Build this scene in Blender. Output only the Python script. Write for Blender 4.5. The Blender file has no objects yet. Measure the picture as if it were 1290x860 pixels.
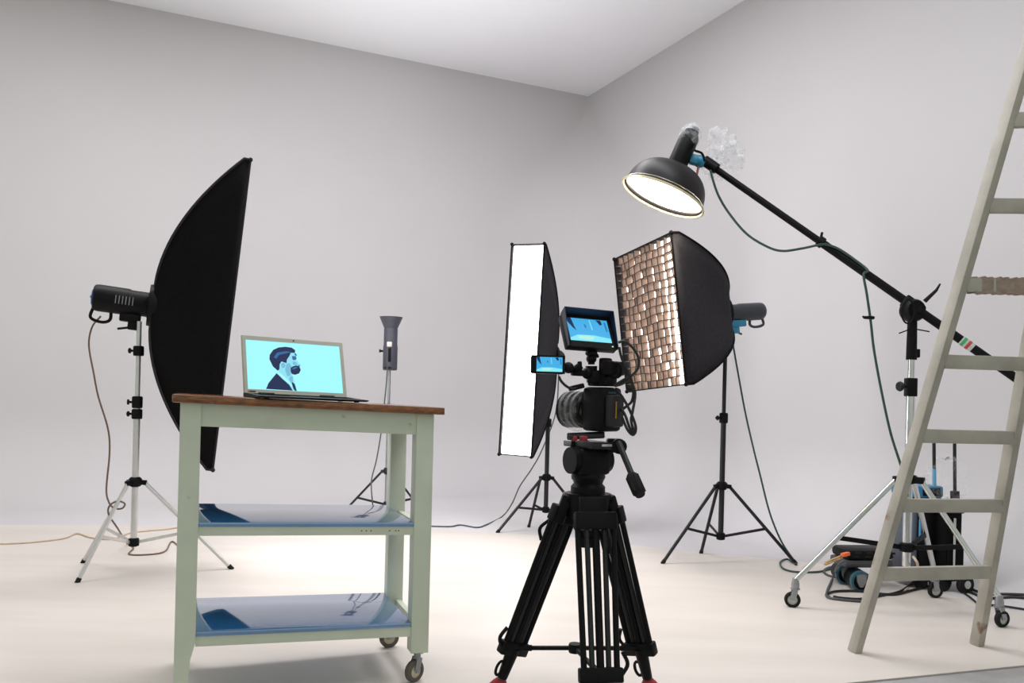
import bpy, bmesh, math, random
from mathutils import Vector, Matrix
random.seed(7)
C = bpy.context.scene.collection
sc = bpy.context.scene
V = Vector

# ------------------------------------------------------------------ camera
F_PX, EYE, ROLL = 1050.0, 0.95, math.radians(1.45)
PPX, PPY = 645.0, 496.0
cam_d = bpy.data.cameras.new('camera')
cam_d.sensor_width = 36.0
cam_d.lens = 36.0 * F_PX / 1290.0
cam_d.shift_y = (PPY - 430.0) / 1290.0
cam_d.clip_start = 0.05
cam = bpy.data.objects.new('camera', cam_d)
C.objects.link(cam)
cam.matrix_world = Matrix.Translation((0, 0, EYE)) @ Matrix.Rotation(math.radians(90), 4, 'X') @ Matrix.Rotation(ROLL, 4, 'Z')
sc.camera = cam

# ------------------------------------------------------------------ world, exposure
sc.view_settings.view_transform = 'Standard'
sc.view_settings.look = 'None'
sc.view_settings.gamma = 1.0
sc.view_settings.exposure = 0.0
world = bpy.data.worlds.new('studio_world')
sc.world = world
world.use_nodes = True
world.node_tree.nodes['Background'].inputs[0].default_value = (0.92, 1.0, 0.86, 1)
world.node_tree.nodes['Background'].inputs[1].default_value = 0.62
sc.cycles.diffuse_bounces = 6

# strengths of the studio's own lamps
L_LEFT_BOX, L_STRIP, L_GRID, L_DISH, W_FLASH = 13.5, 8.0, 4.5, 19.0, 130.0
L_SCREEN = 1.0

# rectangular area lamp turned towards a target
def area(name, loc, target, sx, sy, power, col):
    l = bpy.data.lights.new(name, 'AREA')
    l.shape = 'RECTANGLE'; l.size = sx; l.size_y = sy; l.energy = power; l.color = col
    o = bpy.data.objects.new(name, l)
    C.objects.link(o)
    o.location = loc
    o.rotation_euler = (V(target) - V(loc)).to_track_quat('-Z', 'Y').to_euler()
    return o
# added unseen overhead lamps that brighten the walls, in rows facing straight down
def overhead_fill(name, a, b, along, length, width, power, col):
    p = V((0.742, 9.0)) + V((-0.9056, -0.4241)) * a + V((0.4241, -0.9056)) * b
    o = area(name, (p.x, p.y, 4.15), (p.x, p.y, 0), length, width, power, col)
    o.rotation_euler = (0, 0, math.atan2(along[1], along[0]))
overhead_fill('fill_left_wall', 3.7, 2.8, (-0.9056, -0.4241), 4.0, 0.7, 110.0, (1.0, 0.975, 0.99))
overhead_fill('fill_far_left', 5.5, 2.3, (-0.9056, -0.4241), 4.0, 0.7, 22.0, (1.0, 1.0, 0.96))
overhead_fill('fill_right_wall', 2.6, 5.6, (0.4241, -0.9056), 4.0, 0.7, 76.0, (0.97, 0.985, 1.03))

# ------------------------------------------------------------------ survey helpers (photo pixel -> place in the room)
CR, SR = math.cos(ROLL), math.sin(ROLL)
def ray(px, py):
    u, v = px - PPX, py - PPY
    return V(((u * CR + v * SR) / F_PX, 1.0, -(-u * SR + v * CR) / F_PX))
def at(px, py, d):
    return V((0, 0, EYE)) + ray(px, py) * d

# room measures
CEIL = 4.18
CORNER = V((0.742, 9.0))
UL = V((-0.9056, -0.4241))          # along the left wall, away from the corner
UR = V((0.4241, -0.9056))           # along the right wall, away from the corner
COVE = 0.7
def cove_z(d):
    if d >= COVE: return 0.0
    k = min(COVE, COVE - d)
    return COVE - math.sqrt(max(0.0, COVE * COVE - k * k))
def ground_z(x, y):
    p = V((x, y)) - CORNER
    return cove_z(max(0.0, p.dot(UR))) + cove_z(max(0.0, p.dot(UL)))
def on_floor(px, py, lift=0.0):
    r = ray(px, py)
    d = 1.5
    while d < 9.5:
        p = V((0, 0, EYE)) + r * d
        if p.z - lift <= ground_z(p.x, p.y): break
        d += 0.004
    return p

# ------------------------------------------------------------------ materials
MATS = {}
def mat(name, col, rough=0.5, metal=0.0, var=0.08, scale=30.0, bump=0.0, spec=0.5, coat=0.0, emit=None, strength=0.0, transl=0.0):
    if name in MATS: return MATS[name]
    m = bpy.data.materials.new(name)
    m.use_nodes = True
    nt = m.node_tree
    b = nt.nodes['Principled BSDF']
    b.inputs['Roughness'].default_value = rough
    b.inputs['Metallic'].default_value = metal
    b.inputs['Specular IOR Level'].default_value = spec
    b.inputs['Coat Weight'].default_value = coat
    tc = nt.nodes.new('ShaderNodeTexCoord')
    n = nt.nodes.new('ShaderNodeTexNoise')
    n.inputs['Scale'].default_value = scale
    n.inputs['Detail'].default_value = 4
    nt.links.new(tc.outputs['Object'], n.inputs['Vector'])
    r = nt.nodes.new('ShaderNodeValToRGB')
    r.color_ramp.elements[0].position = 0.3
    r.color_ramp.elements[1].position = 0.7
    r.color_ramp.elements[0].color = tuple(c * (1 - var) for c in col) + (1,)
    r.color_ramp.elements[1].color = tuple(min(1, c * (1 + var)) for c in col) + (1,)
    nt.links.new(n.outputs['Fac'], r.inputs['Fac'])
    nt.links.new(r.outputs['Color'], b.inputs['Base Color'])
    if bump:
        bp = nt.nodes.new('ShaderNodeBump')
        bp.inputs['Strength'].default_value = bump
        bp.inputs['Distance'].default_value = 0.004
        nt.links.new(n.outputs['Fac'], bp.inputs['Height'])
        nt.links.new(bp.outputs['Normal'], b.inputs['Normal'])
    if emit:
        b.inputs['Emission Color'].default_value = tuple(emit) + (1,)
        b.inputs['Emission Strength'].default_value = strength
    if transl:
        t = nt.nodes.new('ShaderNodeBsdfTranslucent')
        nt.links.new(r.outputs['Color'], t.inputs['Color'])
        mx = nt.nodes.new('ShaderNodeMixShader')
        mx.inputs[0].default_value = transl
        nt.links.new(b.outputs[0], mx.inputs[1]); nt.links.new(t.outputs[0], mx.inputs[2])
        nt.links.new(mx.outputs[0], nt.nodes['Material Output'].inputs['Surface'])
    MATS[name] = m
    return m

def wall_paint(name, col):
    m = mat(name, col, 0.75, var=0.012, scale=1.3, spec=0.2)
    return m
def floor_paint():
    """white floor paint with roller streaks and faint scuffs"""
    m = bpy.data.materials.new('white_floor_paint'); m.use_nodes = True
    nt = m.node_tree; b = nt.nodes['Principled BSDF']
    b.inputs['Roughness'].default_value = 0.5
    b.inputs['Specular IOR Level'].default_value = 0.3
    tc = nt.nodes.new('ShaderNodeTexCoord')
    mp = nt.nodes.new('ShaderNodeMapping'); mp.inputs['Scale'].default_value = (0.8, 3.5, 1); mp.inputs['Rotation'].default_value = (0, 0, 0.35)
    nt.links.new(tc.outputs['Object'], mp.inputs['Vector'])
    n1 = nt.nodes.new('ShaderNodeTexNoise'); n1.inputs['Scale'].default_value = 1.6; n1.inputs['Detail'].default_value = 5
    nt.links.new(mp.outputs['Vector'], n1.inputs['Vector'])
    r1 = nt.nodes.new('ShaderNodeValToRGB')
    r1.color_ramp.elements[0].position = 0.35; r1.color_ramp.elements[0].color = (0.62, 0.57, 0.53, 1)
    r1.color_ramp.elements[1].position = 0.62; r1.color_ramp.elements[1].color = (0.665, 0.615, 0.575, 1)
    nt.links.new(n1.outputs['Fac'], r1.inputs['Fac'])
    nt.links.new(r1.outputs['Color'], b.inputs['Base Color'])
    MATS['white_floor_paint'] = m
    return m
def wood(name, dark, light, scale=(2, 30, 30), rough=0.35, coat=0.3):
    m = bpy.data.materials.new(name); m.use_nodes = True
    nt = m.node_tree; b = nt.nodes['Principled BSDF']
    b.inputs['Roughness'].default_value = rough; b.inputs['Coat Weight'].default_value = coat
    tc = nt.nodes.new('ShaderNodeTexCoord'); mp = nt.nodes.new('ShaderNodeMapping')
    mp.inputs['Scale'].default_value = scale; mp.inputs['Rotation'].default_value = (0, 0, -0.36)
    nt.links.new(tc.outputs['Object'], mp.inputs['Vector'])
    n = nt.nodes.new('ShaderNodeTexNoise'); n.inputs['Scale'].default_value = 2.0; n.inputs['Detail'].default_value = 6; n.inputs['Distortion'].default_value = 0.6
    nt.links.new(mp.outputs['Vector'], n.inputs['Vector'])
    r = nt.nodes.new('ShaderNodeValToRGB')
    r.color_ramp.elements[0].position = 0.3; r.color_ramp.elements[0].color = tuple(dark) + (1,)
    r.color_ramp.elements[1].position = 0.7; r.color_ramp.elements[1].color = tuple(light) + (1,)
    nt.links.new(n.outputs['Fac'], r.inputs['Fac']); nt.links.new(r.outputs['Color'], b.inputs['Base Color'])
    bp = nt.nodes.new('ShaderNodeBump'); bp.inputs['Strength'].default_value = 0.15; bp.inputs['Distance'].default_value = 0.002
    nt.links.new(n.outputs['Fac'], bp.inputs['Height']); nt.links.new(bp.outputs['Normal'], b.inputs['Normal'])
    MATS[name] = m
    return m
def emitter(name, col, strength, base=(0.8, 0.8, 0.8)):
    if name.startswith(('screen', 'live')): base = (0.004, 0.004, 0.005)
    m = bpy.data.materials.new(name); m.use_nodes = True
    b = m.node_tree.nodes['Principled BSDF']
    b.inputs['Base Color'].default_value = tuple(base) + (1,)
    b.inputs['Roughness'].default_value = 0.6
    b.inputs['Emission Color'].default_value = tuple(col) + (1,)
    b.inputs['Emission Strength'].default_value = strength
    MATS[name] = m
    return m
def clear_plastic(name, opacity=0.22, tint=(0.93, 0.95, 0.98), rough=0.18):
    """thin crumpled film: mostly see-through, with milky folds and sharp glints"""
    m = bpy.data.materials.new(name); m.use_nodes = True
    nt = m.node_tree; nt.nodes.remove(nt.nodes['Principled BSDF'])
    out = nt.nodes['Material Output']
    t = nt.nodes.new('ShaderNodeBsdfTransparent')
    b = nt.nodes.new('ShaderNodeBsdfPrincipled')
    b.inputs['Base Color'].default_value = tuple(tint) + (1,); b.inputs['Roughness'].default_value = rough
    tc = nt.nodes.new('ShaderNodeTexCoord')
    n = nt.nodes.new('ShaderNodeTexNoise'); n.inputs['Scale'].default_value = 26; n.inputs['Detail'].default_value = 3; n.inputs['Distortion'].default_value = 1.5
    nt.links.new(tc.outputs['Object'], n.inputs['Vector'])
    bp = nt.nodes.new('ShaderNodeBump'); bp.inputs['Strength'].default_value = 0.9; bp.inputs['Distance'].default_value = 0.01
    nt.links.new(n.outputs['Fac'], bp.inputs['Height']); nt.links.new(bp.outputs['Normal'], b.inputs['Normal'])
    r = nt.nodes.new('ShaderNodeMapRange')
    r.inputs['From Min'].default_value = 0.35; r.inputs['From Max'].default_value = 0.75
    r.inputs['To Min'].default_value = opacity * 0.35; r.inputs['To Max'].default_value = min(1, opacity * 2.4)
    nt.links.new(n.outputs['Fac'], r.inputs['Value'])
    mx = nt.nodes.new('ShaderNodeMixShader')
    nt.links.new(r.outputs[0], mx.inputs[0]); nt.links.new(t.outputs[0], mx.inputs[1]); nt.links.new(b.outputs[0], mx.inputs[2])
    nt.links.new(mx.outputs[0], out.inputs['Surface'])
    MATS[name] = m
    return m

wallm = wall_paint('pale_grey_wall_paint', (0.585, 0.567, 0.582))
ceilm = wall_paint('white_ceiling_paint', (0.90, 0.90, 0.93))
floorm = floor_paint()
greyfloor = mat('grey_concrete', (0.34, 0.33, 0.33), 0.7, var=0.15, scale=6, bump=0.1)
BLK = mat('black_plastic', (0.0035, 0.0035, 0.0045), 0.5, var=0.2, spec=0.16)
BLK2 = mat('charcoal_metal', (0.009, 0.0095, 0.012), 0.38, var=0.15, spec=0.4)
FAB = mat('black_nylon', (0.0035, 0.003, 0.0035), 0.85, var=0.25, scale=60, bump=0.2, spec=0.15)
FAB2 = mat('charcoal_nylon', (0.020, 0.018, 0.024), 0.8, var=0.2, scale=60, bump=0.2, spec=0.25)
CHROME = mat('chromed_steel', (0.62, 0.64, 0.65), 0.16, metal=1.0, var=0.05)
ALU = mat('brushed_aluminium', (0.66, 0.65, 0.66), 0.38, metal=0.75, var=0.05)
STEEL = mat('dull_grey_steel', (0.30, 0.31, 0.33), 0.4, metal=0.7, var=0.1)
RUB = mat('black_rubber', (0.009, 0.009, 0.009), 0.8, var=0.2, spec=0.3)
RED = mat('red_plastic', (0.26, 0.012, 0.02), 0.5)
TEAL = mat('teal_plastic', (0.02, 0.22, 0.36), 0.4)
BLUE = mat('bright_blue_plastic', (0.02, 0.10, 0.42), 0.4)
GREY = mat('grey_plastic', (0.22, 0.22, 0.24), 0.5)
PAINT = mat('pale_green_grey_paint', (0.60, 0.64, 0.53), 0.5, var=0.05, scale=8)
LADP = mat('worn_pale_green_paint', (0.37, 0.345, 0.30), 0.6, var=0.14, scale=9, bump=0.1)
def add_wear(m, col, thr, scale):
    nt = m.node_tree; b = nt.nodes['Principled BSDF']
    src = b.inputs['Base Color'].links[0].from_socket
    tc = nt.nodes.new('ShaderNodeTexCoord'); n = nt.nodes.new('ShaderNodeTexNoise')
    n.inputs['Scale'].default_value = scale; n.inputs['Detail'].default_value = 5
    nt.links.new(tc.outputs['Object'], n.inputs['Vector'])
    r = nt.nodes.new('ShaderNodeMapRange'); r.inputs['From Min'].default_value = thr; r.inputs['From Max'].default_value = thr + .06
    nt.links.new(n.outputs['Fac'], r.inputs['Value'])
    mx = nt.nodes.new('ShaderNodeMixRGB'); mx.inputs['Color2'].default_value = tuple(col) + (1,)
    nt.links.new(r.outputs[0], mx.inputs['Fac']); nt.links.new(src, mx.inputs['Color1']); nt.links.new(mx.outputs[0], b.inputs['Base Color'])
add_wear(LADP, (0.20, 0.12, 0.075), 0.66, 7)
add_wear(PAINT, (0.40, 0.33, 0.22), 0.72, 14)
ORANGE = mat('orange_plastic', (0.85, 0.16, 0.04), 0.5)
TOPW = wood('oiled_wood', (0.12, 0.035, 0.006), (0.29, 0.095, 0.018), scale=(3, 40, 60), rough=0.22, coat=0.5)
CREAM = mat('cream_wheel_plastic', (0.62, 0.55, 0.42), 0.5)

# ------------------------------------------------------------------ mesh builder
class MB:
    def __init__(self): self.v = []; self.f = []; self.m = []
    def add(self, vs, fs, mi=0, M=None):
        b = len(self.v)
        for p in vs:
            p = V(p)
            self.v.append(M @ p if M is not None else p)
        for f in fs:
            self.f.append(tuple(b + i for i in f)); self.m.append(mi)
        return self
    def box(self, lo, hi, M=None, bev=0.0, mi=0):
        lo, hi = V(lo), V(hi)
        bm = bmesh.new()
        bmesh.ops.create_cube(bm, size=1.0)
        c, s = (lo + hi) / 2, hi - lo
        for v in bm.verts: v.co = V((v.co.x * s.x + c.x, v.co.y * s.y + c.y, v.co.z * s.z + c.z))
        if bev: bmesh.ops.bevel(bm, geom=bm.edges[:], offset=min(bev, min(s) * 0.45), segments=2, profile=0.5, affect='EDGES')
        bm.verts.index_update()
        self.add([v.co.copy() for v in bm.verts], [[v.index for v in f.verts] for f in bm.faces], mi, M)
        bm.free()
        return self
    def cyl(self, p0, p1, r0, r1=None, n=14, mi=0, M=None):
        r1 = r0 if r1 is None else r1
        return self.lathe([(0, 0), (r0, 0), (r1, 1), (0, 1)], p0, V(p1) - V(p0), n, mi, M)
    def lathe(self, prof, org, axis, n=20, mi=0, M=None, close=False):
        """profile of (radius, fraction along axis)"""
        org, axis = V(org), V(axis)
        a = axis.normalized()
        x = a.orthogonal().normalized(); y = a.cross(x)
        vs, rows = [], []
        for r, t in prof:
            if r < 1e-6:
                rows.append([len(vs)]); vs.append(org + axis * t)
            else:
                rows.append(list(range(len(vs), len(vs) + n)))
                for k in range(n):
                    an = 2 * math.pi * k / n
                    vs.append(org + axis * t + (x * math.cos(an) + y * math.sin(an)) * r)
        fs = []
        for i in range(len(rows) - 1):
            A, B = rows[i], rows[i + 1]
            for k in range(n):
                k2 = (k + 1) % n
                if len(A) == 1 and len(B) == 1: continue
                if len(A) == 1: fs.append((A[0], B[k2], B[k]))
                elif len(B) == 1: fs.append((A[k], A[k2], B[0]))
                else: fs.append((A[k], A[k2], B[k2], B[k]))
        return self.add(vs, fs, mi, M)
    def tube(self, pts, r, n=8, mi=0, closed=False):
        pts = [V(p) for p in pts]
        N = len(pts)
        up = None; vs = []
        for i, p in enumerate(pts):
            if closed: t = pts[(i + 1) % N] - pts[i - 1]
            else: t = pts[min(i + 1, N - 1)] - pts[max(i - 1, 0)]
            t = t.normalized() if t.length > 1e-9 else V((0, 0, 1))
            if up is None: up = t.orthogonal().normalized()
            up = (up - t * up.dot(t))
            up = up.normalized() if up.length > 1e-6 else t.orthogonal().normalized()
            w = t.cross(up)
            rr = r[i] if isinstance(r, (list, tuple)) else r
            for k in range(n):
                an = 2 * math.pi * k / n
                vs.append(p + (up * math.cos(an) + w * math.sin(an)) * rr)
        fs = []
        for i in range(N if closed else N - 1):
            j = (i + 1) % N
            for k in range(n):
                k2 = (k + 1) % n
                fs.append((i * n + k, i * n + k2, j * n + k2, j * n + k))
        if not closed:
            fs.append(tuple(range(n - 1, -1, -1))); fs.append(tuple((N - 1) * n + k for k in range(n)))
        return self.add(vs, fs, mi)
    def bar(self, p0, p1, w, h, side=None, bev=0.0, mi=0):
        """rectangular bar from p0 to p1; w along 'side', h across it"""
        p0, p1 = V(p0), V(p1)
        z = (p1 - p0).normalized()
        s = V(side) if side is not None else z.orthogonal()
        s = (s - z * s.dot(z)).normalized(); t = z.cross(s)
        M = Matrix((s, t, z)).transposed().to_4x4(); M.translation = p0
        return self.box((-w / 2, -h / 2, 0), (w / 2, h / 2, (p1 - p0).length), M, bev, mi)
    def prism(self, outline, z0, z1, M=None, mi=0):
        n = len(outline)
        vs = [(x, y, z0) for x, y in outline] + [(x, y, z1) for x, y in outline]
        fs = [tuple(range(n - 1, -1, -1)), tuple(range(n, 2 * n))] + [(i, (i + 1) % n, n + (i + 1) % n, n + i) for i in range(n)]
        return self.add(vs, fs, mi, M)
    def blob(self, c, rx, ry, rz, nu=18, nv=10, M=None, mi=0, jit=0.0, rnd=None):
        vs = [];  c = V(c)
        for i in range(nv + 1):
            th = math.pi * i / nv
            for k in range(nu):
                ph = 2 * math.pi * k / nu
                j = 1.0 + (rnd.uniform(-jit, jit) if rnd else 0)
                vs.append(c + V((rx * math.sin(th) * math.cos(ph), ry * math.sin(th) * math.sin(ph), rz * math.cos(th))) * j)
        fs = [(i * nu + k, (i + 1) * nu + k, (i + 1) * nu + (k + 1) % nu, i * nu + (k + 1) % nu) for i in range(nv) for k in range(nu)]
        return self.add(vs, fs, mi, M)

def smooth_path(pts, k=8):
    pts = [V(p) for p in pts]
    out = []
    for i in range(len(pts) - 1):
        p0 = pts[i - 1] if i else pts[0] * 2 - pts[1]
        p1, p2 = pts[i], pts[i + 1]
        p3 = pts[i + 2] if i + 2 < len(pts) else pts[-1] * 2 - pts[-2]
        for j in range(k):
            t = j / k
            out.append(0.5 * ((2 * p1) + (p2 - p0) * t + (2 * p0 - 5 * p1 + 4 * p2 - p3) * t * t + (3 * p1 - p0 - 3 * p2 + p3) * t ** 3))
    out.append(pts[-1])
    return out

def world_loc(o):
    l = V((0, 0, 0))
    while o is not None:
        l += o.location; o = o.parent
    return l
def obj(name, mb, mats, parent=None, loc=None, angle=38, label=None, kind=None):
    org = world_loc(parent) if parent is not None else (V(loc) if loc is not None else V((0, 0, 0)))
    me = bpy.data.meshes.new(name)
    me.from_pydata([p - org for p in mb.v], [], mb.f)
    for m in (mats if isinstance(mats, (list, tuple)) else [mats]): me.materials.append(m)
    for p, mi in zip(me.polygons, mb.m): p.material_index = mi
    bm = bmesh.new(); bm.from_mesh(me)
    bmesh.ops.remove_doubles(bm, verts=bm.verts, dist=1e-6)
    bmesh.ops.recalc_face_normals(bm, faces=bm.faces)
    bm.to_mesh(me); bm.free()
    me.polygons.foreach_set('use_smooth', [True] * len(me.polygons))
    me.set_sharp_from_angle(angle=math.radians(angle))
    o = bpy.data.objects.new(name, me)
    C.objects.link(o)
    if parent is not None: o.parent = parent
    elif loc is not None: o.location = loc
    if label: o['label'] = label
    if kind: o['kind'] = kind
    return o
def thing(name, label, cat, loc, group=None):
    o = bpy.data.objects.new(name, None)
    o.empty_display_size = 0.1
    C.objects.link(o); o.location = loc
    o['label'] = label; o['category'] = cat
    if group: o['group'] = group
    return o
def tag(o, label, cat, group=None):
    o['label'] = label; o['category'] = cat
    if group: o['group'] = group
    return o
def cable(name, pts, r, m, label, k=8, group=None):
    path = smooth_path(pts, k)
    mb = MB(); mb.tube(path, r, 7)
    lo = V(pts[0])
    return tag(obj(name, mb, m, loc=lo), label, 'cable', group)

# ------------------------------------------------------------------ the setting: cove walls, floor, ceiling
def build_room():
    LEN_L, LEN_R = 9.0, 9.0
    levels = [(COVE + 0.04, 0.0003)]
    for i in range(13):
        a = math.pi / 2 * i / 12
        levels.append((COVE * (1 - math.sin(a)), COVE * (1 - math.cos(a))))
    for i in range(1, 19):
        levels.append((0.0, COVE + (CEIL - COVE) * i / 18))
    ARC = 16
    def plan(o, z):
        t = min(1.0, max(0.0, (z - (CEIL - 1.5)) / 1.5))
        R = max(0.012, (1 - t * t * (3 - 2 * t)) * 1.1 - o)
        Co = CORNER + UL * o + UR * o
        left = [Co + UL * (LEN_L + (R - LEN_L) * k / 8) for k in range(8)]
        cen = Co + (UL + UR) * R
        arc = []
        for k in range(ARC + 1):
            a = math.pi / 2 * k / ARC
            arc.append(cen - UR * R * math.cos(a) - UL * R * math.sin(a))
        right = [Co + UR * (R + (LEN_R - R) * k / 8) for k in range(1, 9)]
        return left, arc, right
    L, R_ = MB(), MB()
    rowsL, rowsR = [], []
    for o, z in levels:
        l, a, r = plan(o, z)
        rowsL.append([V((p.x, p.y, z)) for p in l + a[:ARC // 2 + 1]])
        rowsR.append([V((p.x, p.y, z)) for p in a[ARC // 2:] + r])
    for mb, rows in ((L, rowsL), (R_, rowsR)):
        n = len(rows[0]); vs = [p for row in rows for p in row]
        fs = [(i * n + k, i * n + k + 1, (i + 1) * n + k + 1, (i + 1) * n + k) for i in range(len(rows) - 1) for k in range(n - 1)]
        mb.add(vs, fs)
    obj('wall_left', L, wallm, angle=80, kind='structure')
    obj('wall_right', R_, wallm, angle=80, kind='structure')
    # painted floor up to the painted front line
    l, a, r = plan(COVE, 0.0)
    pl = l + a + r
    A, B = on_floor(1100, 857), on_floor(1290, 838)
    d = (B - A).normalized()
    def slab(name, ring, z, m):
        fl = MB(); n = len(ring)
        ring = [V((p[0], p[1], z)) for p in ring]
        c = V((0.4, 3.4, z))
        fl.add(ring + [p - V((0, 0, 0.004)) for p in ring] + [c],
               [(i, (i + 1) % n, 2 * n) for i in range(n)] + [(i, n + i, n + (i + 1) % n, (i + 1) % n) for i in range(n)])
        return obj(name, fl, m, angle=30, kind='structure')
    # the front edge of the cove floor meets the foot of the right wall
    q0 = CORNER + UL * COVE; a2, d2 = V((A.x, A.y)), V((d.x, d.y))
    w = a2 - q0; t_hit = (w.x * d2.y - w.y * d2.x) / (UR.x * d2.y - UR.y * d2.x)
    pl = [p for p in pl if (p - q0).dot(UR) < t_hit or (p - CORNER).dot(UR) < 2.0]
    e0, e1 = A - d * 9.0, q0 + UR * t_hit
    # strip of floor in the wall colour between the cove and the white floor
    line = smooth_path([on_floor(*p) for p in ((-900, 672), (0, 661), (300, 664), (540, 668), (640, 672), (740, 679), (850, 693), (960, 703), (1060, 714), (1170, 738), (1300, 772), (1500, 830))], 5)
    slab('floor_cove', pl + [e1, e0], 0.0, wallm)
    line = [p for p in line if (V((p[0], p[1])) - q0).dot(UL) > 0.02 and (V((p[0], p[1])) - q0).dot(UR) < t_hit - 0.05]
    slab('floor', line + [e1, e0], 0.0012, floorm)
    gf = MB(); gf.box((-9, -5, -0.1), (8, 10, -0.005))
    obj('floor_studio', gf, greyfloor, kind='structure')
    ce = MB()
    P = [CORNER, CORNER + UL * LEN_L, CORNER + UL * LEN_L + UR * LEN_R, CORNER + UR * LEN_R]
    P = [CORNER - (UL + UR) * 0.05, CORNER + UL * LEN_L - UR * 0.05, CORNER + UL * LEN_L + UR * LEN_R, CORNER + UR * LEN_R - UL * 0.05]
    ce.add([(p.x, p.y, CEIL) for p in P] + [(p.x, p.y, CEIL + 0.12) for p in P],
           [(0, 1, 2, 3), (7, 6, 5, 4), (0, 4, 5, 1), (1, 5, 6, 2), (2, 6, 7, 3), (3, 7, 4, 0)])
    obj('ceiling', ce, ceilm, kind='structure')
build_room()

def upright(z_axis, hint=(0, 0, 1)):
    """frame matrix whose x axis is the given direction, z axis as near as possible to the hint"""
    x = V(z_axis).normalized()
    z = V(hint) - x * V(hint).dot(x); z.normalize()
    y = z.cross(x)
    return Matrix((x, y, z)).transposed().to_4x4()

# ------------------------------------------------------------------ kitchen cart
TH = math.radians(20.5)
CART_W, CART_D, LEG = 0.772, 0.378, 0.058
cart_o = V((-0.975, 2.4526, 0))
SHEAR = Matrix(((1, 0, 0, 0), (0, 1, 0, 0), (-0.024 / CART_W, 0, 1, 0.024), (0, 0, 0, 1)))
MC = Matrix.Translation(cart_o) @ Matrix.Rotation(TH, 4, 'Z') @ SHEAR
def caster_wheel(mb_w, mb_h, c, axle, r, w):
    a = V(axle).normalized()
    mb_w.lathe([(r * .62, -.5), (r * .9, -.5), (r, -.3), (r, .3), (r * .9, .5), (r * .62, .5), (r * .62, -.5)], c, a * w, 22)
    mb_h.lathe([(0, -.46), (r * .2, -.5), (r * .25, -.3), (r * .6, -.26), (r * .66, -.42), (r * .66, .42), (r * .6, .26), (r * .25, .3), (r * .2, .5), (0, .46)], c, a * w, 22)
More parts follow.
